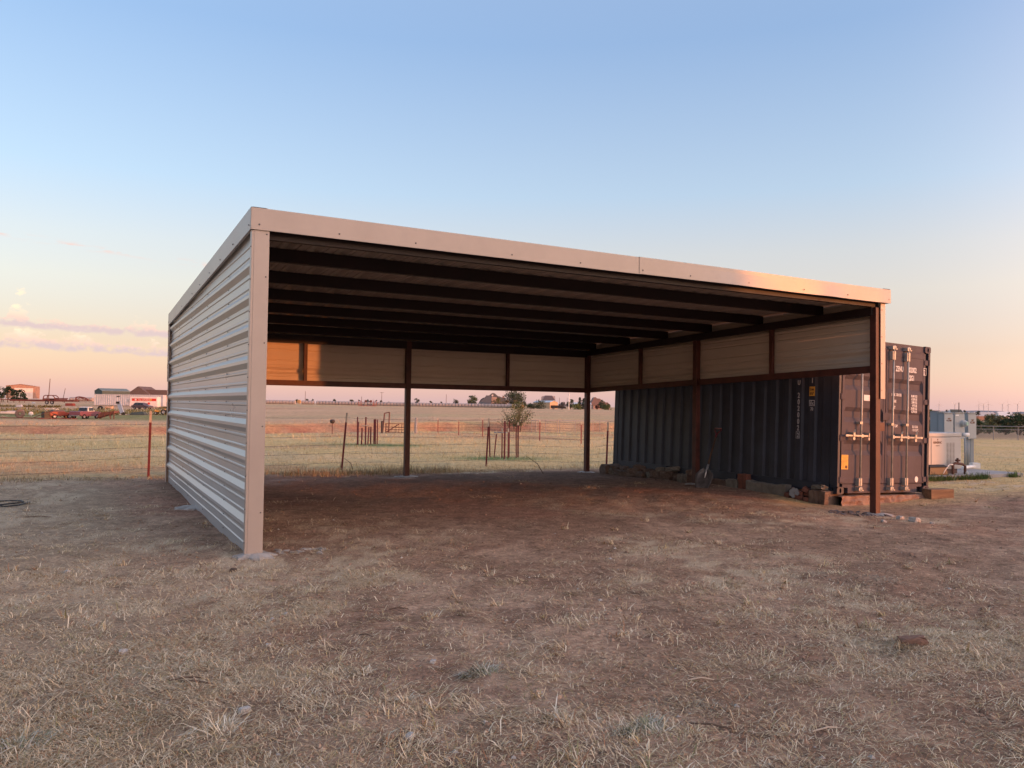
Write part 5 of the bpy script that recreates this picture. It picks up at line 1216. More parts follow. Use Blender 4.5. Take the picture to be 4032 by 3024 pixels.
# old vehicles
m_tyre = M('tyre_rubber', (.018, .017, .017), rough=.85); m_rim = M('steel_rim', (.34, .33, .34), rough=.5, metal=.5)
def wheel(e, x, yy, r, z=None, w=.22):
    t = MB().lathe([(r*.55, -w/2), (r*.95, -w/2), (r, -w/4), (r, w/4), (r*.95, w/2), (r*.55, w/2)], 14, (x, yy, r if z is None else z), 'y').build('wheel', m_tyre, e)
    MB().lathe([(0, -w*.3), (r*.56, -w*.42), (r*.56, w*.42), (0, w*.3)], 12, (x, yy, r if z is None else z), 'y').build('rim', m_rim, t)
def vehicle(name, px, py, yaw, L_, W_, H_, prof_body, prof_cab, windows, cbody, ccab, label, cat, wr=.36, wx=(.2, .8), z=0, extra=None):
    p = hit(px, py); e = empty(name, (p[0], p[1], p[2]+z), yaw, label, cat)
    b = MB().prism([(a*L_-L_/2, c*H_) for a, c in prof_body], -W_/2, W_/2).build('body', cbody, e, bevel=.05)
    if prof_cab:
        q = MB(); n = len(prof_cab); pts = [(a*L_-L_/2, c*H_) for a, c in prof_cab]; zmin = min(c for _, c in pts); zmax = max(c for _, c in pts)
        for sg in (-1, 1): q.v += [(x_, sg*(W_/2-.04-.16*(z_-zmin)/(zmax-zmin+1e-6)), z_) for x_, z_ in pts]
        q.f = [tuple(range(n)), tuple(range(2*n-1, n-1, -1))]+[((i+1) % n, i, n+i, n+(i+1) % n) for i in range(n)]
        q.build('cab', ccab, e, bevel=.04)
    for (a0, a1, c0, c1, side) in windows:
        ww = W_/2-.10
        for sg in (-1, 1):
            MB().hexa([(a0*L_-L_/2, sg*ww, c0*H_), (a1*L_-L_/2, sg*ww, c0*H_), (a1*L_-L_/2, sg*(W_/2-.02), c0*H_), (a0*L_-L_/2, sg*(W_/2-.02), c0*H_), (a0*L_-L_/2+side, sg*(ww-.12), c1*H_), (a1*L_-L_/2-side, sg*(ww-.12), c1*H_), (a1*L_-L_/2-side, sg*(W_/2-.10), c1*H_), (a0*L_-L_/2+side, sg*(W_/2-.10), c1*H_)]).build('window', m_glass, e)
    for fx_ in wx:
        for sg in (-1, 1): wheel(e, fx_*L_-L_/2, sg*(W_/2-.10), wr)
    return e
m_purp = fmat('faded_purple_paint', (.19, .065, .085), rough=.4); m_wpaint = fmat('chalky_white_paint', (.66, .62, .56), rough=.4); m_redp = fmat('faded_red_paint', (.30, .045, .024), rough=.5); m_sed = fmat('weathered_maroon', (.085, .055, .06), rough=.45); m_yelp = fmat('faded_yellow_paint', (.52, .25, .05), rough=.5)
pk_body = [(0, .30), (0, .60), (.03, .63), (.66, .63), (.95, .60), (1, .55), (1, .28), (.90, .22), (.08, .24)]
pk_cab = [(.38, .62), (.41, .97), (.60, 1.0), (.70, .63)]
pu = vehicle('old_pickup', 336, 1649, R(80), 4.4, 1.8, 1.75, pk_body, pk_cab, [(.42, .64, .66, .93, .06)], m_purp, m_wpaint, 'purple old pickup truck with a white cab roof among the scrap', 'pickup truck')
MB().hexa([(.0-.62, -.72, 1.15), (-.62, .72, 1.15), (-.60, .72, 1.15), (-.60, -.72, 1.15), (-.50, -.62, 1.62), (-.50, .62, 1.62), (-.48, .62, 1.62), (-.48, -.62, 1.62)]).build('rear_window', m_glass, pu)
MB().box(-2.32, -2.21, -.8, .8, .42, .55).build('bumper', m_rim, pu)
rp = vehicle('old_pickup', 238, 1648, R(46), 3.2, 1.7, 1.5, [(0, .30), (0, .66), (.62, .70), (.64, .62), (1, .56), (1, .26), (.1, .24)], [(.12, .68), (.15, .82), (.55, .84), (.60, .68)], [], m_redp, m_brnroof, 'bright red truck body with rusty load half hidden in weeds', 'pickup truck')
MB().box(-2.3, -1.5, -.8, .7, .1, 1.0).build('crushed_front', m_tub, rp)
vehicle('old_sedan', 560, 1612, R(-12), 4.3, 1.75, 1.5, [(0, .30), (0, .58), (.25, .64), (.80, .60), (1, .48), (1, .24), (.1, .22)], [(.08, .60), (.18, .96), (.30, 1.0), (.55, .97), (.76, .60)], [(.17, .33, .66, .92, .08), (.36, .52, .66, .92, .03), (.54, .68, .66, .90, .12)], m_sed, m_sed, 'dark rusty old sedan with empty windows before the white trailer', 'car', wr=.33)
# yellow tractor
p = hit(634, 1633); T = empty('yellow_tractor', p, R(8), 'small yellow tractor beside the shelter wall edge', 'tractor')
b = MB(); b.box(-.95, .25, -.28, .28, .45, .78); b.box(-1.0, -.9, -.3, .3, .35, .85); b.build('hood', m_yelp, T, bevel=.05); b = MB(); b.box(.2, .75, -.3, .3, .5, .72); b.box(.60, .72, -.25, .25, .72, 1.05); b.build('seat_deck', m_yelp, T, bevel=.03)
for sg in (-.45, .45): wheel(T, .55, sg, .48, .48, .24); wheel(T, -.75, sg, .28, .28, .16)
MB().tube([(.1, 0, .75), (.22, 0, 1.02)], .02, 5).build('steering_column', m_tub, T)
# long flatbed trailer with gooseneck
y = 172; mm = mpp(y); FT = empty('flatbed_trailer', ((150-2016)/FPX*y, y, float(G((150-2016)/FPX*y, y))), R(2), 'long dark red flatbed trailer across the back of the scrap yard', 'trailer')
zr = lambda py: zpix(150, py, y)-FT.location.z
xl = lambda px: (px-150)*mm
b = MB(); b.box(xl(-20), xl(291), 0, 2.4, zr(1576.0), zr(1573.5)); b.box(xl(40), xl(291), .1, .25, zr(1580), zr(1576.0)); b.box(xl(40), xl(291), 2.1, 2.25, zr(1580), zr(1576.0)); b.build('deck', m_dkred, FT)
for px in (185, 205): wheel(FT, xl(px), .1, .42, zr(1584))
b = MB(); b.tube([(xl(287), 1.2, zr(1579)), (xl(287), 1.2, zr(1562)), (xl(300), 1.2, zr(1560.5)), (xl(322), 1.2, zr(1564)), (xl(333), 1.2, zr(1571)), (xl(333), 1.2, zr(1577))], .16, 6); b.tube([(xl(291), 1.2, zr(1572)), (xl(303), 1.2, zr(1563)), (xl(326), 1.2, zr(1572))], .08, 5); b.build('gooseneck', m_dkred, FT)
for px in (14, 250): MB().tube([(xl(px), .3, zr(1576)), (xl(px), .3, zr(1584))], .09, 6).build('landing_leg', m_tub, FT)
# rusty cab frame standing on the flatbed, stacked beams
BF = empty('rusty_cab_frame', (FT.location.x+xl(188), y+1.2, FT.location.z+zr(1573.4)), 0, 'rusty arched vehicle frame standing on the flatbed trailer', 'scrap')
h_ = zr(1556)-zr(1573.4); w_ = 46*mm
for yy in (-.7, .7): MB().tube([(-w_/2, yy, 0), (-w_*.42, yy, h_*.85), (-w_*.30, yy, h_), (w_*.30, yy, h_), (w_/2, yy, h_*.6), (w_/2, yy, .2)], .10, 6).build('side_hoop', m_rust2, BF)
MB().box(-w_/2, w_/2, -.8, .8, .0, h_*.32).build('floor_pan', m_rust2, BF)
for k, (a, c, z_) in enumerate(((192, 260, 1571.8), (205, 258, 1569.5))):
    tag(MB().box(FT.location.x+xl(a), FT.location.x+xl(c), y+.4+.5*k, y+.7+.5*k, FT.location.z+zr(1573.3)+.01+k*.22, FT.location.z+zr(1573.3)+.2+k*.22).build('steel_beam', m_dkred, None), ('lower', 'upper')[k]+' dark red steel beam lying on the flatbed trailer', 'beam')
# smaller scrap
def put(name, px, py, b, mat, label, cat, yaw=0., dz=0., **k):
    p = hit(px, py); o = b.build(name, mat, None, loc=(p[0], p[1], p[2]+dz), **k); o.rotation_euler = (0, 0, yaw); return tag(o, label, cat)
m_rw = fmat('rusty_sheet', (.12, .045, .035), col2=(.19, .08, .06)); m_wh = fmat('white_sheet', (.62, .56, .53)); m_blu = fmat('blue_grey_sheet', (.30, .34, .40)); m_orw = fmat('pale_orange_board', (.52, .33, .22)); m_bt = fmat('dark_teal_hull', (.055, .072, .068)); m_silv = fmat('dull_silver', (.42, .42, .43))
p = hit(428, 1650); yy = p[1]; s_ = mpp(yy); WG = empty('rusty_wagon', p, 0, 'tilted rusty steel wagon box in front of the scrap', 'wagon')
b = MB(); b.hexa([(-42*s_, -.6, .1), (30*s_, -.6, .9), (30*s_, .7, .9), (-42*s_, .7, .1), (-22*s_, -.7, .95), (30*s_, -.7, 1.2), (30*s_, .8, 1.2), (-22*s_, .8, .95)]); b.build('box', m_rw, WG)
for a in (-30, -8, 12, 28): MB().tube([(a*s_, -.68, .25), (a*s_+.05, -.68, 1.1)], .05, 5).build('stake', m_rust2, WG)
MB().tube([(-30*s_, -.9, -.05), (-2*s_, -.8, .45)], .04, 5).build('drawbar', m_rust2, WG)
for a in (14, 27): MB().tube([(a*s_, -.5, -.1), (a*s_, -.5, .9)], .07, 5).build('leg', m_rust2, WG)
p = hit(484, 1634); yy = p[1]; s_ = mpp(yy); CV = empty('blue_chute', p, 0, 'leaning blue-grey loading chute sticking up from the scrap', 'chute'); 
b = MB(); b.bar((-.1, 0, .35), (-26*s_, .6, zpix(464, 1582, yy)-p[2]), .62, .30, (0, 1, 0)); b.build('trough', m_blu, CV); MB().box(-27*s_-.2, -27*s_+.32, .2, .9, zpix(464, 1589, yy)-p[2], zpix(464, 1581, yy)-p[2]).build('mouth', m_tub, CV); MB().bar((-.15, 0, .4), (0.1, -.1, 0), .16).build('leg', m_tub, CV); MB().lathe([(.1, -.1), (.30, -.1), (.30, .1), (.1, .1)], 10, (.05, 0, .2), 'y').build('wheel', m_tyre, CV)
b = MB(); b.lathe([(.28, -.18), (.52, -.2), (.60, -.08), (.60, .08), (.52, .2), (.28, .18)], 16, (0, 0, .18), 'y'); put('tyre', 395, 1612, b, m_tyre, 'half-buried black tyre in the weeds right of the purple pickup', 'tyre')
b = MB(); b.box(-.72, .72, -.5, .5, .25, .55); b.box(.4, .74, -.52, .52, .0, .28); b.box(-.74, -.6, -.52, .52, 0, .28); put('orange_table', 431, 1610, b, m_orw, 'pale orange low bench standing in the weeds', 'bench')
b = MB(); b.hexa([(-1.4, -.5, 0), (1.3, -.7, 0), (1.45, .6, 0), (-1.3, .6, 0), (-1.2, -.3, .42), (.9, -.3, .62), (.95, .3, .62), (-1.1, .3, .42)]); put('overturned_boat', 546, 1634, b, m_bt, 'dark overturned flat hull lying at the edge of the scrap', 'boat')
b = MB(); b.bar((-.35, 0, .10), (.35, .0, .42), .5, .03); put('white_sheet', 583, 1632, b, m_wh, 'white triangular panel leaning on the dark hull', 'panel')
b = MB(); b.box(-.95, .75, -.6, .6, 0, .62); b.box(.75, 1.0, -.5, .5, 0, .45); put('red_crate', 277, 1598, b, fmat('dull_red_box', (.20, .045, .035)), 'dull red steel crate behind the weeds', 'crate')
b = MB(); b.box(-1.3, 1.35, -.3, .3, .28, .40); b.box(-1.3, .5, -.4, .1, .41, .50); b.box(-1.2, -.8, -.2, .2, 0, .28); b.box(.7, 1.0, -.2, .2, 0, .28); put('pipe_stack', 203, 1617, b, m_wh, 'stack of pale pipes behind the red truck body', 'pipes', R(-4))
b = MB(); b.box(-1.5, 1.2, -.4, .4, .05, .42); b.box(-.6, 1.6, .0, .8, .43, .52); put('white_tank', 42, 1630, b, m_wh, 'long white panelled box lying at the far left of the scrap', 'box', R(6), bevel=.05)
b = MB(); b.hexa([(-.7, -.5, 0), (.7, -.5, 0), (.7, .5, 0), (-.7, .5, 0), (-.6, -.4, .40), (.35, -.3, .55), (.35, .3, .55), (-.6, .4, .40)]); put('silver_hood', 78, 1602, b, m_silv, 'crumpled silver sheet in the weeds behind the white box', 'scrap')
b = MB(); b.bar((-.55, 0, .05), (.55, 0, .55), .14, .05); put('pale_plank', 163, 1604, b, fmat('grey_plank', (.48, .44, .40)), 'pale plank propped up in the middle of the weeds', 'plank')
b = MB(); b.lathe([(0, .10), (.20, .06), (.33, -.02), (.34, -.04), (.20, .02), (0, .05)], 18, (0, 0, .42), 'y'); b.tube([(0, .1, .4), (0, .3, 0)], .03, 5); put('white_dish', 121, 1640, b, m_wh, 'round white dish tilted on the ground at the left', 'dish', R(15))
b = MB(); b.lathe([(.2, -.25), (.55, -.28), (.66, -.1), (.66, .1), (.55, .28), (.2, .25)], 14, (0, 0, .58), 'y'); put('earthy_roll', 78, 1644, b, fmat('dried_mud', (.22, .13, .10)), 'big brown mud-caked tyre standing at the left edge of the scrap', 'tyre', R(20))
b = MB(); s_ = mpp(118)
b.tube([(-62*s_, 0, .03), (0, 0, 34*s_*.8), (62*s_, 0, .05)], .05, 5); b.tube([(0, 0, 34*s_*.8), (.1, .3, 0)], .04, 5); b.tube([(-62*s_, .1, .1), (-25*s_, .2, .12)], .05, 5); put('pole_frame', 192, 1650, b, m_rust2, 'low A-shaped frame of rusty poles before the red truck', 'frame')
for k, (a, c, py, lb) in enumerate(((-20, 150, 1647, 'long dark red pipe on the ground at the far left'), (150, 305, 1650, 'long rusty pipe on the ground before the red truck'), (470, 590, 1634, 'pale edged pipe along the front of the dark hull'))):
    pa, pc = hit(a, py), hit(c, py+(1 if k < 2 else -1)); tag(MB().tube([(pa[0], pa[1], pa[2]+.07), (pc[0], pc[1], pc[2]+.07)], .07, 6).build('ground_pipe', m_dkred if k < 2 else m_silv, None), lb, 'pipe', 'pipes lying along the scrap yard edge')
b = MB(); b.tube([(-.4, 0, .0), (-.1, .0, .28), (.3, .0, .05)], .05, 5); b.tube([(-.1, 0, .0), (.3, .0, .12), (.7, .0, .0)], .05, 5); put('tan_hose', 12, 1644, b, m_orw, 'loop of pale hose at the left frame edge', 'hose')
for px, py, lb in ((132, 1588, 'small white car hood under the flatbed deck'), (560, 1600, 'pale scrap sheet left of the rusty sedan')):
    b = MB(); b.hexa([(-.5, -.3, 0), (.5, -.3, 0), (.5, .3, 0), (-.5, .3, 0), (-.25, -.2, .3), (.35, -.2, .24), (.35, .2, .24), (-.25, .2, .3)]); put('scrap_sheet', px, py, b, m_silv, lb, 'scrap')
# weeds among the scrap
n = 9000; wx_ = rng.uniform(-40, 670, n); wy_ = rng.uniform(1588, 1634, n); PP = []
d = _f[None]+_r2[None]*((wx_-2016)/FPX)[:, None]+_u2[None]*((1512-wy_)/FPX)[:, None]; yq = np.full(n, 120.)
for _ in range(30):
    xq = d[:, 0]/d[:, 1]*yq; zq = G(xq, yq); yn = (zq-HC)/(d[:, 2]/d[:, 1]); yq = np.clip(.6*yq+.4*yn, 95, 180)
xq = d[:, 0]/d[:, 1]*yq; kk = vnoise(xq, yq, .18, 95, 3) > .47; xq, yq = xq[kk], yq[kk]; n = len(xq)
blades('scrap_yard_weeds', np.stack([xq, yq, G(xq, yq)], -1), rng.uniform(0, 6.28, n), rng.uniform(0, .9, n), rng.gamma(4, .085, n).clip(.10, .9), rng.uniform(.05, .14, n), np.array([(.135, .13, .05)])*(.5+.9*rng.random((n, 1)))+np.array([(.05, .02, 0)])*rng.random((n, 1)), .6)
# dark pines and leaning poles
for k, (px, w_, pt, lb) in enumerate(((6, 46, 1520, 'dark pine at the left frame edge before the tan barn'), (32, 44, 1517, 'tallest dark pine left of the tan barn'), (56, 34, 1527, 'dark pine overlapping the pale barn door'), (78, 34, 1531, 'dark pine with flat branches in front of the barn door'), (98, 24, 1541, 'smallest ragged pine right of the pine group'))):
    tree_px('pine_tree', px, 1568, pt, w_, 235, 420, (.030, .050, .030), lb, group='pines before the tan barn', seed=40+k, clumps=9, shape='loose', low=.18, leaf=.26)
m_pole = M('grey_pole', (.17, .13, .12), rough=.8)
def pole(px, pyb, pyt, y, r, label, lean=0, arm=False, name='utility_pole', mat=None, group='distant poles'):
    x = (px-2016)/FPX*y; zb = float(G(x, y)); h = zpix(px, pyt, y)-zb; e = empty(name, (x, y, zb), 0, label, 'pole', group)
    MB().tube([(0, 0, -.3), (lean*h, 0, h)], [r, r*.7], 6).build('shaft', mat or m_pole, e)
    if arm:
        for f in (.965,): MB().box(lean*h-1.1, lean*h+1.1, -.06, .06, h*f-.07, h*f+.07).build('crossarm', m_pole, e)
    return e
pole(192, 1560, 1491, 260, .16, 'tall leaning pole right of the tan barn', .05); pole(247, 1560, 1529, 260, .12, 'short slanting pole behind the flatbed trailer', .20)

# ------------------------------------------------------------------ hay bales
m_bale = M('grey_weathered_hay', (.40, .335, .31), rough=.95, var=.22, scale=2.5, bump=.5, bscale=8, col2=(.28, .23, .22))
m_bale2 = M('golden_hay', (.40, .25, .12), rough=.95, var=.2, scale=3, bump=.5, bscale=8)
def bale_mesh(mat, seed):
    b = MB(); n = 16; r = .76; rr = random.Random(seed); prof = [(.0, -.60), (.55, -.60), (.72, -.57), (r, -.45), (r*1.01, 0), (r, .45), (.72, .57), (.55, .60), (0, .60)]
    b.lathe(prof, n, (0, 0, .70), 'x'); b.v = [(x, yy*(1+rr.uniform(-.02, .02)), z*(1+rr.uniform(-.025, .015)) if z > .3 else max(z, 0)) for x, yy, z in b.v]; return b.mesh('hay_bale', mat, True)
BM = [bale_mesh(m_bale, k) for k in range(4)]; BG = bale_mesh(m_bale2, 9)
def bale(px, y, label, group, me=None, rz=0., dz=0.):
    x = (px-2016)/FPX*y; return tag(inst('hay_bale', me or BM[int(px*7) % 4], None, (x, y, float(G(x, y))+dz-.04), (0, 0, rz), (1, 1, 1)), label, 'hay bale', group)
px = 1254.; kb = 0
while px < 2052:
    y = 300-(px-1250)*.012; bale(px, y, 'grey round hay bale, %s from the left end of the long row' % ORD(kb), 'long row of grey bales', rz=rng.normal(0, .02)); px += 1.225/mpp(y); kb += 1
for px in (2022, 2058): bale(px, 288, 'orange-brown round bale at the right end of the long bale row' if px > 2040 else 'orange-brown bale standing before the long row near its right end', 'fresher bales', BG, math.pi/2 if px > 2040 else 0.)
px = 1030.; kb = 0
while px < 1160: bale(px, 292, 'grey bale in the row nearest the pale corner trim, %s from its left end' % ORD(kb), 'left row of bales', rz=rng.normal(0, .02)); px += 12.9; kb += 1
for kb, px in enumerate((1196, 1208.5, 1221, 1233)): bale(px, 300, '%s grey bale of the short row left of the long bale row' % ORD(kb), 'short middle row of bales', rz=rng.normal(0, .02))
bale(1179, 297, 'golden bale standing end-on between the two bale rows', None, BG, math.pi/2, .3)
for kb, px in enumerate((284, 297, 310, 323, 336, 349, 362)): bale(px, 285, 'pinkish bale behind the gooseneck, %s from the left' % ORD(kb), 'bales behind the gooseneck', rz=rng.normal(0, .03))
for kb, px in enumerate((624, 637, 650)): bale(px, 275, '%s bale from the white trailer towards the shelter wall' % ORD(kb), 'bales beside the white trailer', rz=rng.normal(0, .05))
# folded cultivator
y = 262; p = at(1450, y); mm = mpp(y); CVT = empty('cultivator', p, 0, 'red folded field cultivator parked in front of the bale row', 'farm implement')
m_impl = fmat('implement_red', (.34, .085, .055)); zc = lambda py: zpix(1450, py, y)-p[2]; xc = lambda px: (px-1450)*mm
b = MB()
for yy in (-.6, .6): b.bar((xc(1414), yy, zc(1598)), (xc(1480), yy, zc(1598)), .14)
for px in (1420, 1435, 1450, 1465, 1478): b.bar((xc(px), -.7, zc(1598)), (xc(px), .7, zc(1598)), .12)
b.build('main_frame', m_impl, CVT)
for sg, xs_ in ((-1, (1414, 1424)), (1, (1471, 1483))):
    b = MB()
    for px in xs_: b.bar((xc(px), 0, zc(1598)), (xc(px)+sg*.15, 0, zc(1577)), .12)
    for f in (.25, .55, .9): z_ = zc(1598)+(zc(1577)-zc(1598))*f; b.bar((xc(xs_[0])-.1, 0, z_), (xc(xs_[1])+.1, 0, z_), .10)
    b.build('folded_wing', m_impl, CVT)
    MB().bar((xc(1420 if sg < 0 else 1478), 0, zc(1580)), (xc(1412 if sg < 0 else 1486), 0, zc(1575)), .34, .25).build('wing_gang', m_tub, CVT)
    MB().bar((xc(1450+sg*12), 0, zc(1581)), (xc(1450+sg*25 if sg > 0 else 1434), 0, zc(1570)), .10).build('strut', m_silv, CVT)
for px in (1442, 1462): MB().lathe([(0, -.1), (.42, -.1), (.42, .1), (0, .1)], 12, (xc(px), -.3, zc(1580)), 'y').build('disc_gang', m_rust2, CVT)
for px in (1432, 1455, 1464): wheel(CVT, xc(px), -.5, .34)
for px in (1418, 1428, 1445, 1472, 1480): MB().tube([(xc(px), .2, zc(1598)), (xc(px)+.2, .2, zc(1602)), (xc(px)-.1, .2, .0)], .05, 5).build('shank', m_impl, CVT)
# ------------------------------------------------------------------ poles and far trees over the bales
for px, pt, lb in ((1203, 1540, 'tall thin pole behind the golden bale'), (1504, 1544, 'utility pole with a crossarm above the bale row'), (1758, 1553, 'bare pole rising behind the bales left of the grey house'), (1425, 1561, 'faint thin pole behind the cultivator'), (2133, 1562, 'thin pole above the white-roofed barn'), (2204, 1566, 'brown pole at the right end of the peach barn'), (2234, 1567, 'dark pole left of the white pole')):
    pole(px, None, pt, 420, .17, lb, arm=('cross' in lb))
pole(2241, 1613, 1546, 235, .15, 'white pole standing before the trees right of the barn', mat=m_pvc)
FTc = (.050, .058, .040)
for k, (px, pt, w_) in enumerate(((1168, 1572, 16), (1210, 1571, 16), (1232, 1572, 16), (1319, 1572, 16), (1384, 1574, 20), (1448, 1574, 16), (1502, 1577, 12), (1530, 1578, 12), (1645, 1570, 28), (1697, 1579, 16), (1738, 1582, 10), (1797, 1574, 30))):
    tree_px('distant_tree', px, None, pt, w_, 470, 170, FTc, 'small dark far-off tree %s' % ('at the left behind the first bales', 'right of the tall thin pole', 'left of the long bale row start', 'above the bale row, left of the cultivator', 'just left of the cultivator', 'behind the cultivator', 'at the foot of the crossarm pole', 'right of the crossarm pole', 'right of the middle shelter post', 'low over the bales past the middle post', 'tiny on the bale row', 'left of the round shrub')[k], seed=60+k, group='far trees over the bales', clumps=7, low=.12, leaf=.45)
# grey house with its trees
y = 345; mm = mpp(y); p = at(1940, y); zb = p[2]; H1 = empty('grey_roof_house', p, 0, 'house with a steep grey hipped roof behind the bale row', 'house')
X = lambda px: (px-1940)*mm
Z = lambda py: zpix(1940, py, y)-zb
b = MB(); b.box(X(1888), X(1998), 1, 11, -.5, Z(1583)); b.build('wall', m_brickw, H1)
b = MB(); b.prism([(X(1884), Z(1588)), (X(1893), Z(1573)), (X(1903), Z(1566)), (X(1909), Z(1567)), (X(1914), Z(1557)), (X(1926), Z(1557)), (X(1935), Z(1549)), (X(1941), Z(1547)), (X(1949), Z(1549)), (X(1962), Z(1560)), (X(1968), Z(1560)), (X(1976), Z(1565)), (X(1990), Z(1567)), (X(1990), Z(1588))], 2.0, 9.5); rf = b.build('roof', m_greyr, H1)
b = MB(); b.add([(X(1884), 0, Z(1590)), (X(1936), 0, Z(1590)), (X(1936), 2, Z(1558)), (X(1915), 2, Z(1558))], [(0, 1, 2, 3)]); b.build('roof_slope', m_greyr, H1)
b = MB(); b.prism([(X(1933), Z(1583)), (X(1937), Z(1562)), (X(1957), Z(1564)), (X(1962), Z(1583))], 1.4, 2.0); b.build('gable', m_brickw, H1)
MB().lathe([(0, 0), (.42, 0), (.42, .1), (0, .1)], 12, (X(1939), 1.9, Z(1556.5)), 'y').build('round_window', m_whd, H1)
MB().box(X(1979), X(1986), 4, 5.2, Z(1568), Z(1558)).build('chimney', m_brickw, rf)
G1 = (.070, .088, .042)
tree_px('round_shrub', 1860, 1591, 1557, 52, 330, 800, (.075, .092, .036), 'rounded green shrub left of the grey-roofed house', seed=80, low=.05, clumps=14, leaf=.30, col2=(.13, .12, .045))
tree_px('large_tree', 2027, 1592, 1538, 98, 325, 2400, (.065, .080, .042), 'large leafy tree right of the grey-roofed house', seed=81, low=.20, clumps=24, leaf=.30)
tree_px('olive_bush', 1960, 1592, 1567, 50, 318, 700, (.105, .10, .040), 'olive bush in front of the grey-roofed house', seed=82, low=.05, clumps=12, leaf=.25)
tree_px('olive_bush', 1992, 1592, 1574, 30, 316, 400, (.17, .125, .075), 'brownish bush between the olive bush and the large tree', seed=83, low=.05, clumps=9, leaf=.25)
tree_px('olive_bush', 2032, 1592, 1568, 36, 312, 500, (.115, .095, .042), 'brown-green bush at the foot of the large tree', seed=84, low=.05, clumps=10, leaf=.25)
tree_px('dark_shrub', 2063, 1595, 1576, 26, 310, 400, (.040, .062, .040), 'dark green shrub at the right foot of the large tree', seed=85, low=.05, clumps=9, leaf=.25)
# peach barn, sheds and houses on the right
y = 290; mm = mpp(y); p = at(2182, y); zb = p[2]
pb = gable('peach_barn', 2182, y, 36*mm, 13, zpix(2182, 1584, y)-zb, zpix(2182, 1578, y)-zb, R(27), m_cream, m_wroof, 'barn with white roof and peach lit gable end', over=.15); MB().box(-1.67, -1.6, 3, 12, .1, 2.0).build('side_cladding', m_bluew, pb)
y = 330; H2 = gable('brown_roof_house', 2186, y, 9, 5.5, 3.6, 6.2, R(90), m_brickw, m_brnroof, 'brown-roofed house showing above the peach barn', hip=1.5); H2.location.z = zpix(2186, 1584, y)-3.6
b = MB(); b.box(-2.4, 1.2, -.6, .6, .35, 1.25); b.box(1.2, 2.3, -.5, .5, .3, .8); y = 240; p = at(2200, y)
DW = empty('dark_wagon', p, 0, 'dark low wagon parked before the peach barn', 'wagon'); b.build('bed', m_tub, DW)
for a in (-1.6, 1.0): wheel(DW, a, -.5, .36)
y = 275; WS = gable('white_shed', 2324, y, 5.2, 5.5, zpix(2324, 1592, y)-at(2324, y)[2], zpix(2324, 1586, y)-at(2324, y)[2], R(90), m_bluew, m_wroof, 'white-roofed shed seen past the back corner post', over=.3); MB().box(2.62, 2.68, 1.2, 2.6, .1, 2.0).build('door', m_whd, WS)
y = 335; mm = mpp(y); p = at(2372, y); H3 = empty('red_roof_house', p, 0, 'house with a pinkish brown roof between post and container', 'house'); zb = p[2]
X = lambda px: (px-2372)*mm
Z = lambda py: zpix(2372, py, y)-zb
MB().box(X(2338), X(2404), 1, 9, -.5, Z(1596)).build('wall', m_brickw, H3); b = MB(); b.prism([(X(2328), Z(1590)), (X(2341), Z(1565)), (X(2346), Z(1564)), (X(2352), Z(1569)), (X(2361), Z(1569)), (X(2385), Z(1584)), (X(2394), Z(1584)), (X(2407), Z(1596)), (X(2334), Z(1596))], .5, 8); b.build('roof', fmat('pinkish_brown_shingles', (.20, .125, .11), scale=3), H3)
for k, (px, pt, w_, y, c, nm, lb) in enumerate(((2247, 1569, 34, 262, (.055, .072, .045), 'loose_tree', 'loose leafy tree behind the white pole'), (2284, 1564, 34, 270, (.035, .050, .038), 'dark_conifer', 'tall dark conifer left of the back corner post'), (2298, 1568, 26, 268, (.035, .052, .038), 'dark_conifer', 'narrow dark conifer right next to the corner post'),
        (2272, 1592, 40, 250, (.105, .125, .045), 'green_bush', 'bright green bush below the conifers'), (2215, 1583, 30, 280, (.15, .115, .10), 'bare_bush', 'brownish bare bush right of the peach barn'), (2125, 1580, 56, 262, (.055, .075, .036), 'dark_hedge', 'dark shrub in front of the white-roofed barn'), (2090, 1590, 40, 265, (.065, .085, .036), 'dark_hedge', 'low dark hedge left of the white-roofed barn'),
        (2370, 1576, 30, 300, (.050, .072, .045), 'green_tree', 'green tree in front of the pinkish roof'), (2388, 1596, 44, 262, (.065, .092, .036), 'green_hedge', 'green hedge at the foot of the container edge'), (2352, 1592, 16, 255, (.14, .07, .05), 'red_shrub', 'reddish shrub at the right end of the white shed'))):
    tree_px(nm, px, None, pt, w_, y, 620, c, lb, seed=100+k, low=.06, clumps=12, leaf=.22, shape='cone' if 'conifer' in nm else 'round')
# ------------------------------------------------------------------ right-hand scrubland
for k, (px, pb_, pt, w_, y, c, lb) in enumerate(((3662, 0, 1598, 34, 120, (.060, .085, .035), 'green tree top just right of the container edge'), (3850, 0, 1655, 60, 108, (.035, .055, .026), 'dark green shrub right of the electrical boxes'), (3895, 0, 1650, 60, 125, (.085, .10, .045), 'olive shrub behind the chain-link fence'),
        (3900, 0, 1632, 70, 170, (.115, .115, .050), 'yellow-green shrub farther back, left of the big dark tree'), (3950, 0, 1640, 70, 150, (.13, .115, .060), 'brownish scrub between the yellow-green and dark shrubs'), (3960, 0, 1652, 60, 112, (.034, .055, .026), 'dark shrub left of the big tree at the right edge'),
        (4012, 0, 1626, 110, 112, (.038, .062, .026), 'big dark green tree at the right edge of the picture'), (4085, 0, 1640, 90, 115, (.045, .065, .03), 'green tree partly cut by the right picture edge'), (3838, 0, 1640, 40, 160, (.11, .10, .05), 'low olive bush behind the rightmost electrical box'))):
    x = (px-2016)/FPX*y; tree_px('scrub_tree' if w_ > 65 else 'scrub_bush', px, None, pt, w_, y, 1500 if w_ > 65 else 700, c, lb, seed=130+k, low=.02, clumps=18, leaf=.16 if y < 130 else .22, cat='tree' if w_ > 65 else 'shrub')
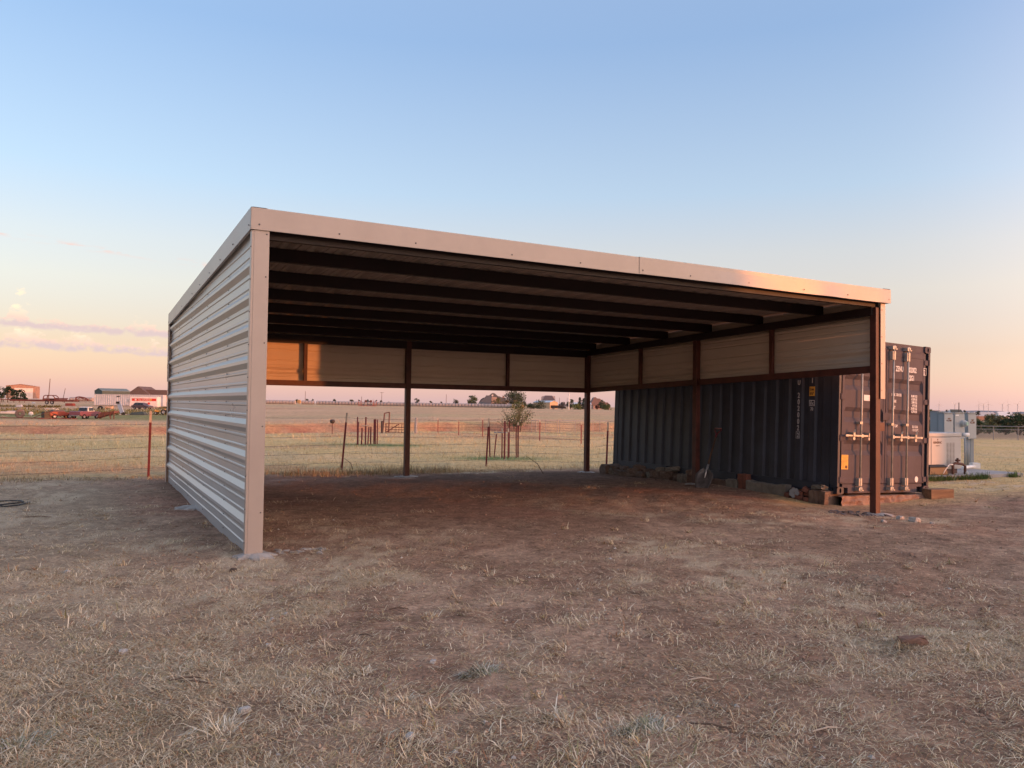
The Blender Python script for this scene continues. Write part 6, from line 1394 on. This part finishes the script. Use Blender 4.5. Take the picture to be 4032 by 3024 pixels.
for k, (px, pt, w_) in enumerate(((3731, 1606, 22), (3755, 1611, 8), (3800, 1612, 16), (3850, 1614, 26), (3977, 1618, 18), (4018, 1620, 16))):
    tree_px('distant_tree', px, None, pt, w_, 520, 200, FTc, 'far tree %s' % ('above the left electrical box', 'tiny left of the dark-roofed house', 'behind the dark-roofed house', 'round and dark right of the rack', 'low on the right horizon', 'at the right edge of the horizon')[k], seed=150+k, group='far trees on the right horizon', clumps=7, low=.1, leaf=.5)
for px, y, w_, pt, mt_, rt, lb in ((3790, 430, 7.5, 1613, m_bluew, m_bt, 'dark green-roofed house above the electrical boxes'), (3706, 430, 9, 1617, m_brickw, m_brnroof, 'low brown building above the left electrical cabinet'), (3985, 620, 12, 1622, m_wh, m_wroof, 'white far-off shed on the right horizon'), (3915, 640, 22, 1623, m_tanw, m_silv, 'long low far-off building on the right horizon')):
    x = (px-2016)/FPX*y; zt = zpix(px, pt, y); h_ = max(2.2, zt-float(G(x, y))); gable('far_building', px, y, 6, w_, h_*.55, h_, R(90), mt_, rt, lb, hip=1.0, windows=[(-2, -1, .8, 1.8)])
# low hills at the horizon, wind turbines
b = MB(); n = 60; az = np.linspace(.30, .95, n); hl = 14+26*vnoise(np.arange(n)*.22, np.arange(n)*0., 1., 160, 3)*np.clip(np.sin(np.linspace(0, math.pi, n)), 0, 1)**.4
for dd, f in ((7600, 0), (7900, 1), (8400, 0.8)):
    for k in range(n): b.v.append((az[k]*dd, dd, -20+f*hl[k]*1.0+(8 if f else 0)))
for r_ in range(2):
    for k in range(n-1): b.f.append((r_*n+k, r_*n+k+1, (r_+1)*n+k+1, (r_+1)*n+k))
o = b.build('hills', fmat('haze_tinted_hills', (.17, .17, .19), scale=.004), None); tag(o, kind='structure')  # blue-grey hill colour stands in for distance haze
m_turb = fmat('turbine_grey', (.45, .42, .42))
bl = MB()
bl.v = [(-1.2, 0, 1), (1.2, 0, 1), (.3, 0, 42), (-.3, 0, 42), (-1.2, .5, 1), (1.2, .5, 1), (.3, .2, 42), (-.3, .2, 42)]; bl.f = [(0, 1, 2, 3), (4, 5, 6, 7), (0, 1, 5, 4), (1, 2, 6, 5), (2, 3, 7, 6), (3, 0, 4, 7)]
BLm = bl.mesh('blade', m_turb); TWm = MB().tube([(0, 3, 0), (0, 3, 84)], [2.6, 1.5], 8).mesh('tower', m_turb)
for k, (px, lb) in enumerate(((3699, 'leftmost tiny wind turbine on the horizon'), (3761, 'second tiny wind turbine from the left on the horizon'), (3856, 'third tiny wind turbine from the left'), (3874, 'tiny wind turbine just right of the third'), (3893, 'fifth tiny wind turbine from the left'), (3948, 'taller tiny wind turbine at mid-right horizon'), (3971, 'seventh tiny wind turbine from the left'), (4008, 'rightmost tiny wind turbine on the horizon'))):
    y = 7000; x = (px-2016)/FPX*y; e = empty('wind_turbine', (x, y, zpix(px, 1618, y)-25), 0, lb, 'wind turbine', 'wind turbines on the horizon')
    inst('tower', TWm, e)
    for j in range(3): inst('blade', BLm, e, (0, 0, 84), (0, j*2*math.pi/3+k, 0))
# ------------------------------------------------------------------ small things lying in the yard
def yard_stone(px, py, s, mat, label, seed, flat=.6):
    d = ray(px, py); k = -HC/d[2]; x, y = d[0]*k, d[1]*k; z = float(Gd(np.array(x), np.array(y)))
    return stone('stone', (x, y, z+s*flat*.28), (s, s*.8, s*flat), rng.uniform(0, 6), mat, label, 'stone', None, rng.uniform(-15, 15), seed)
m_ps = M('pale_pebble', (.44, .40, .36), rough=.9, var=.15, scale=9, bump=.3)
for k, (px, py, s, lb) in enumerate(((486, 2578, .050, 'pale pebble in the left foreground grass'), (1127, 2420, .034, 'small white pebble near the middle foreground'), (1072, 2445, .030, 'tiny pale chip left of the small white pebble'), (1057, 2545, .036, 'grey pebble in the dry grass at centre left'), (1705, 2613, .036, 'grey pebble left of the grey grass tuft'), (963, 2800, .050, 'pinkish pebble low in the centre foreground'), (1612, 2915, .045, 'pale pebble near the bottom edge'), (918, 2252, .060, 'brown clod before the pale corner trim'), (265, 2258, .045, 'white stone at the left below the wire fence'),
        (3600, 2035, .13, 'white rubble lump right of the front right post'), (3545, 2025, .09, 'small grey rubble lump beside the front right footing'), (3480, 2050, .07, 'grey chip in front of the front right footing'), (3670, 2050, .06, 'small pale chip at the right of the rubble lump'))):
    yard_stone(px, py, s, m_ps if 'brown' not in lb else m_stone, lb, k)
def scatter(name, cx, cy, n, rad, smin, smax, mat, label, cat, seed):
    r = random.Random(seed); b = MB()
    for k in range(n):
        a = r.uniform(0, 6.28); q = r.random()**.6*rad; x, y = cx+math.cos(a)*q*1.5, cy+math.sin(a)*q; z = float(Gd(np.array(x), np.array(y))); s = r.uniform(smin, smax)
        pts = [(x+s*r.uniform(-.6, .6)+dx*s, y+s*r.uniform(-.3, .3)+dy*s, z-.02+(dz*s*r.uniform(.5, 1.0))) for dz in (0, 1) for dx, dy in ((-.5, -.5), (.5, -.5), (.5, .5), (-.5, .5))]; b.hexa(pts)
    return tag(b.build(name, mat, None), label, cat, kind='stuff')
x, y, _ = S2W(.55, .05); scatter('concrete_rubble', x, y, 26, .18, .02, .06, m_conc, None, None, 1)
x, y, _ = S2W(W-.5, .12); scatter('gravel_spill', x, y, 90, .30, .015, .05, M('dark_gravel', (.13, .115, .115), rough=.9, var=.3, scale=8), None, None, 2)
for k, (px, py, L_, a, lb) in enumerate(((735, 2690, .09, .3, 'broken dark stick in the left foreground'), (770, 2705, .10, -.2, 'short dark stick next to the broken one'), (1570, 2400, .07, .1, 'thin dark stick right of centre in the yard'), (1440, 2505, .05, -.3, 'small dark twig in the centre of the yard'), (2760, 2680, .07, .05, 'dark twig in the pale grass at right'), (3260, 2870, .08, .25, 'pale straw stalk near the bottom right'), (2800, 2860, .11, -.35, 'long dark twig behind the grey grass tuft'), (150, 2040, .16, .15, 'long thin stick at the left by the hose'))):
    d = ray(px, py); q = -HC/d[2]; x, y = d[0]*q, d[1]*q; z = float(Gd(np.array(x), np.array(y)))+.008; dx, dy = math.cos(a)*L_, math.sin(a)*L_
    tag(MB().tube([(x-dx, y-dy, z), (x, y, z+.012), (x+dx*.6, y+dy*.6, z+.006), (x+dx, y+dy*.8, z)], [.004, .005, .004, .002], 5).build('stick', m_twig if 'pale' not in lb else m_tip, None), lb, 'stick')
# black hose loop at the left edge
pts = []
for px, py in ((-120, 1990), (40, 1975), (85, 1977), (92, 1983), (60, 1987), (-20, 1997), (20, 2003), (70, 1996), (118, 1981)):
    d = ray(px, py); q = -HC/d[2]; x, y = d[0]*q, d[1]*q; pts.append((x, y, float(Gd(np.array(x), np.array(y)))+.02))
tag(MB().tube(pts, .011, 6).build('black_hose', M('hose_rubber', (.035, .033, .035), rough=.5), None, smooth=True), 'black hose lying in loops on the grass at the left edge', 'hose')
# rooted clumps that stand out
def clump(px, py, r_, n, L_, col, label, seed, flat=.75):
    if col is DK: flat = 1.05; L_ *= .8
    L_ *= .72
    d = ray(px, py); q = -HC/d[2]; x, y = d[0]*q, d[1]*q; a = rng.uniform(0, 6.28, n); u = np.sqrt(rng.random(n))*r_; X_ = x+np.cos(a)*u; Y_ = y+np.sin(a)*u*.8
    cc = np.array(col)[rng.integers(0, len(col), n)]*(.7+.6*rng.random((n, 1)))
    return blades('grass_tuft', np.stack([X_, Y_, Gd(X_, Y_)-.005], -1), a+rng.normal(0, .5, n), np.clip(flat+u/r_*.7+rng.normal(0, .2, n), .05, 1.55), rng.gamma(6, L_/6, n), rng.uniform(.003, .006, n), cc, .5, None, label, 'grass tuft')
GR = [(.50, .46, .38), (.36, .34, .26), (.25, .25, .15)]; ST = [(.66, .56, .41), (.56, .45, .30), (.74, .66, .52)]; DK = [(.22, .18, .13), (.30, .24, .17), (.38, .31, .22)]
clump(1890, 2650, .10, 260, .10, GR, 'grey-green grass tuft right of centre in the foreground', 1); clump(2520, 2870, .11, 330, .09, GR, 'bushy grey grass tuft near the bottom right of centre', 2); clump(1420, 2650, .06, 90, .09, ST, 'pale spiky straw tuft in the centre foreground', 3); clump(2180, 2830, .07, 130, .09, ST, 'straw tuft left of the bushy grey one', 4); clump(850, 2880, .09, 170, .12, ST, 'tall straw tuft at the bottom left of centre', 5); clump(1590, 2770, .05, 110, .07, ST, 'small dense pale tuft below the grey-green one', 6); clump(60, 2960, .12, 260, .10, GR, 'grey tuft in the bottom left corner', 7)
clump(3440, 2300, .30, 900, .06, DK, 'heap of dead uprooted grass in front of the right post', 8); clump(3590, 2570, .22, 600, .08, DK, 'tangled clod of dead grass and earth at the right', 9); clump(3180, 2270, .22, 420, .06, DK, 'flattened dark grass patch left of the grass heap', 10); clump(2700, 2790, .25, 500, .07, DK, 'dark matted grass behind the bushy grey tuft', 11)
yard_stone(3590, 2555, .15, M('earth_clod', (.24, .135, .095), rough=.95, var=.2, scale=6, bump=.6), 'flat brown clod of earth on the grass tangle at right', 5, .35)

# ------------------------------------------------------------------ unseen house and outbuilding, added behind the camera to cast shade over the yard
SD = np.array([math.sin(SUN_AZ), math.cos(SUN_AZ)]); QD = np.array([-SD[1], SD[0]])
hc_ = SD*40+QD*(-1.0)
OH = empty('shade_caster_house', (hc_[0], hc_[1], 0), math.atan2(QD[1], QD[0]), 'unseen brick house added behind the camera to shade the yard and left fascia', 'house')
MB().box(-11.5, 11.5, -5, 5, -.3, 3.2).build('wall', m_brickw, OH)
b = MB(); b.prism([(-5.6, 3.0), (0, 5.6), (5.6, 3.0), (5.6, 3.2), (0, 5.8), (-5.6, 3.2)], -11.6, 11.6); b.xf(Matrix.Rotation(math.pi/2, 4, 'Z')).build('roof', m_brnroof, OH)
for x0 in (-9, -4, 4.5, 8): 
    w_ = MB().box(x0, x0+1.4, 5.0, 5.06, 1.0, 2.3).build('window', m_whd, OH); MB().box(x0+.08, x0+1.32, 5.061, 5.08, 1.08, 2.22).build('pane', m_glass, w_)
MB().box(-.5, .5, 5.0, 5.08, 0, 2.1).build('door', m_whd, OH)
gc_ = SD*40+QD*(25.2)  # second unseen building, placed to keep sun off the electrical boxes
GR_ = empty('shade_caster_garage', (gc_[0], gc_[1], 0), math.atan2(QD[1], QD[0]), 'unseen metal outbuilding added behind the camera to shade the generator and boxes', 'shade_caster_garage')
MB().box(-6, 6, -4, 4, -.3, 4.2).build('wall', m_tanw, GR_)
b = MB(); b.prism([(-4.2, 4.1), (0, 5.4), (4.2, 4.1), (4.2, 4.25), (0, 5.55), (-4.2, 4.25)], -6.1, 6.1); b.xf(Matrix.Rotation(math.pi/2, 4, 'Z')).build('roof', m_brnroof, GR_)
for x0 in (-5, .6): MB().box(x0, x0+4.4, 4.0, 4.06, 0, 3.0).build('roller_door', m_whd, GR_)
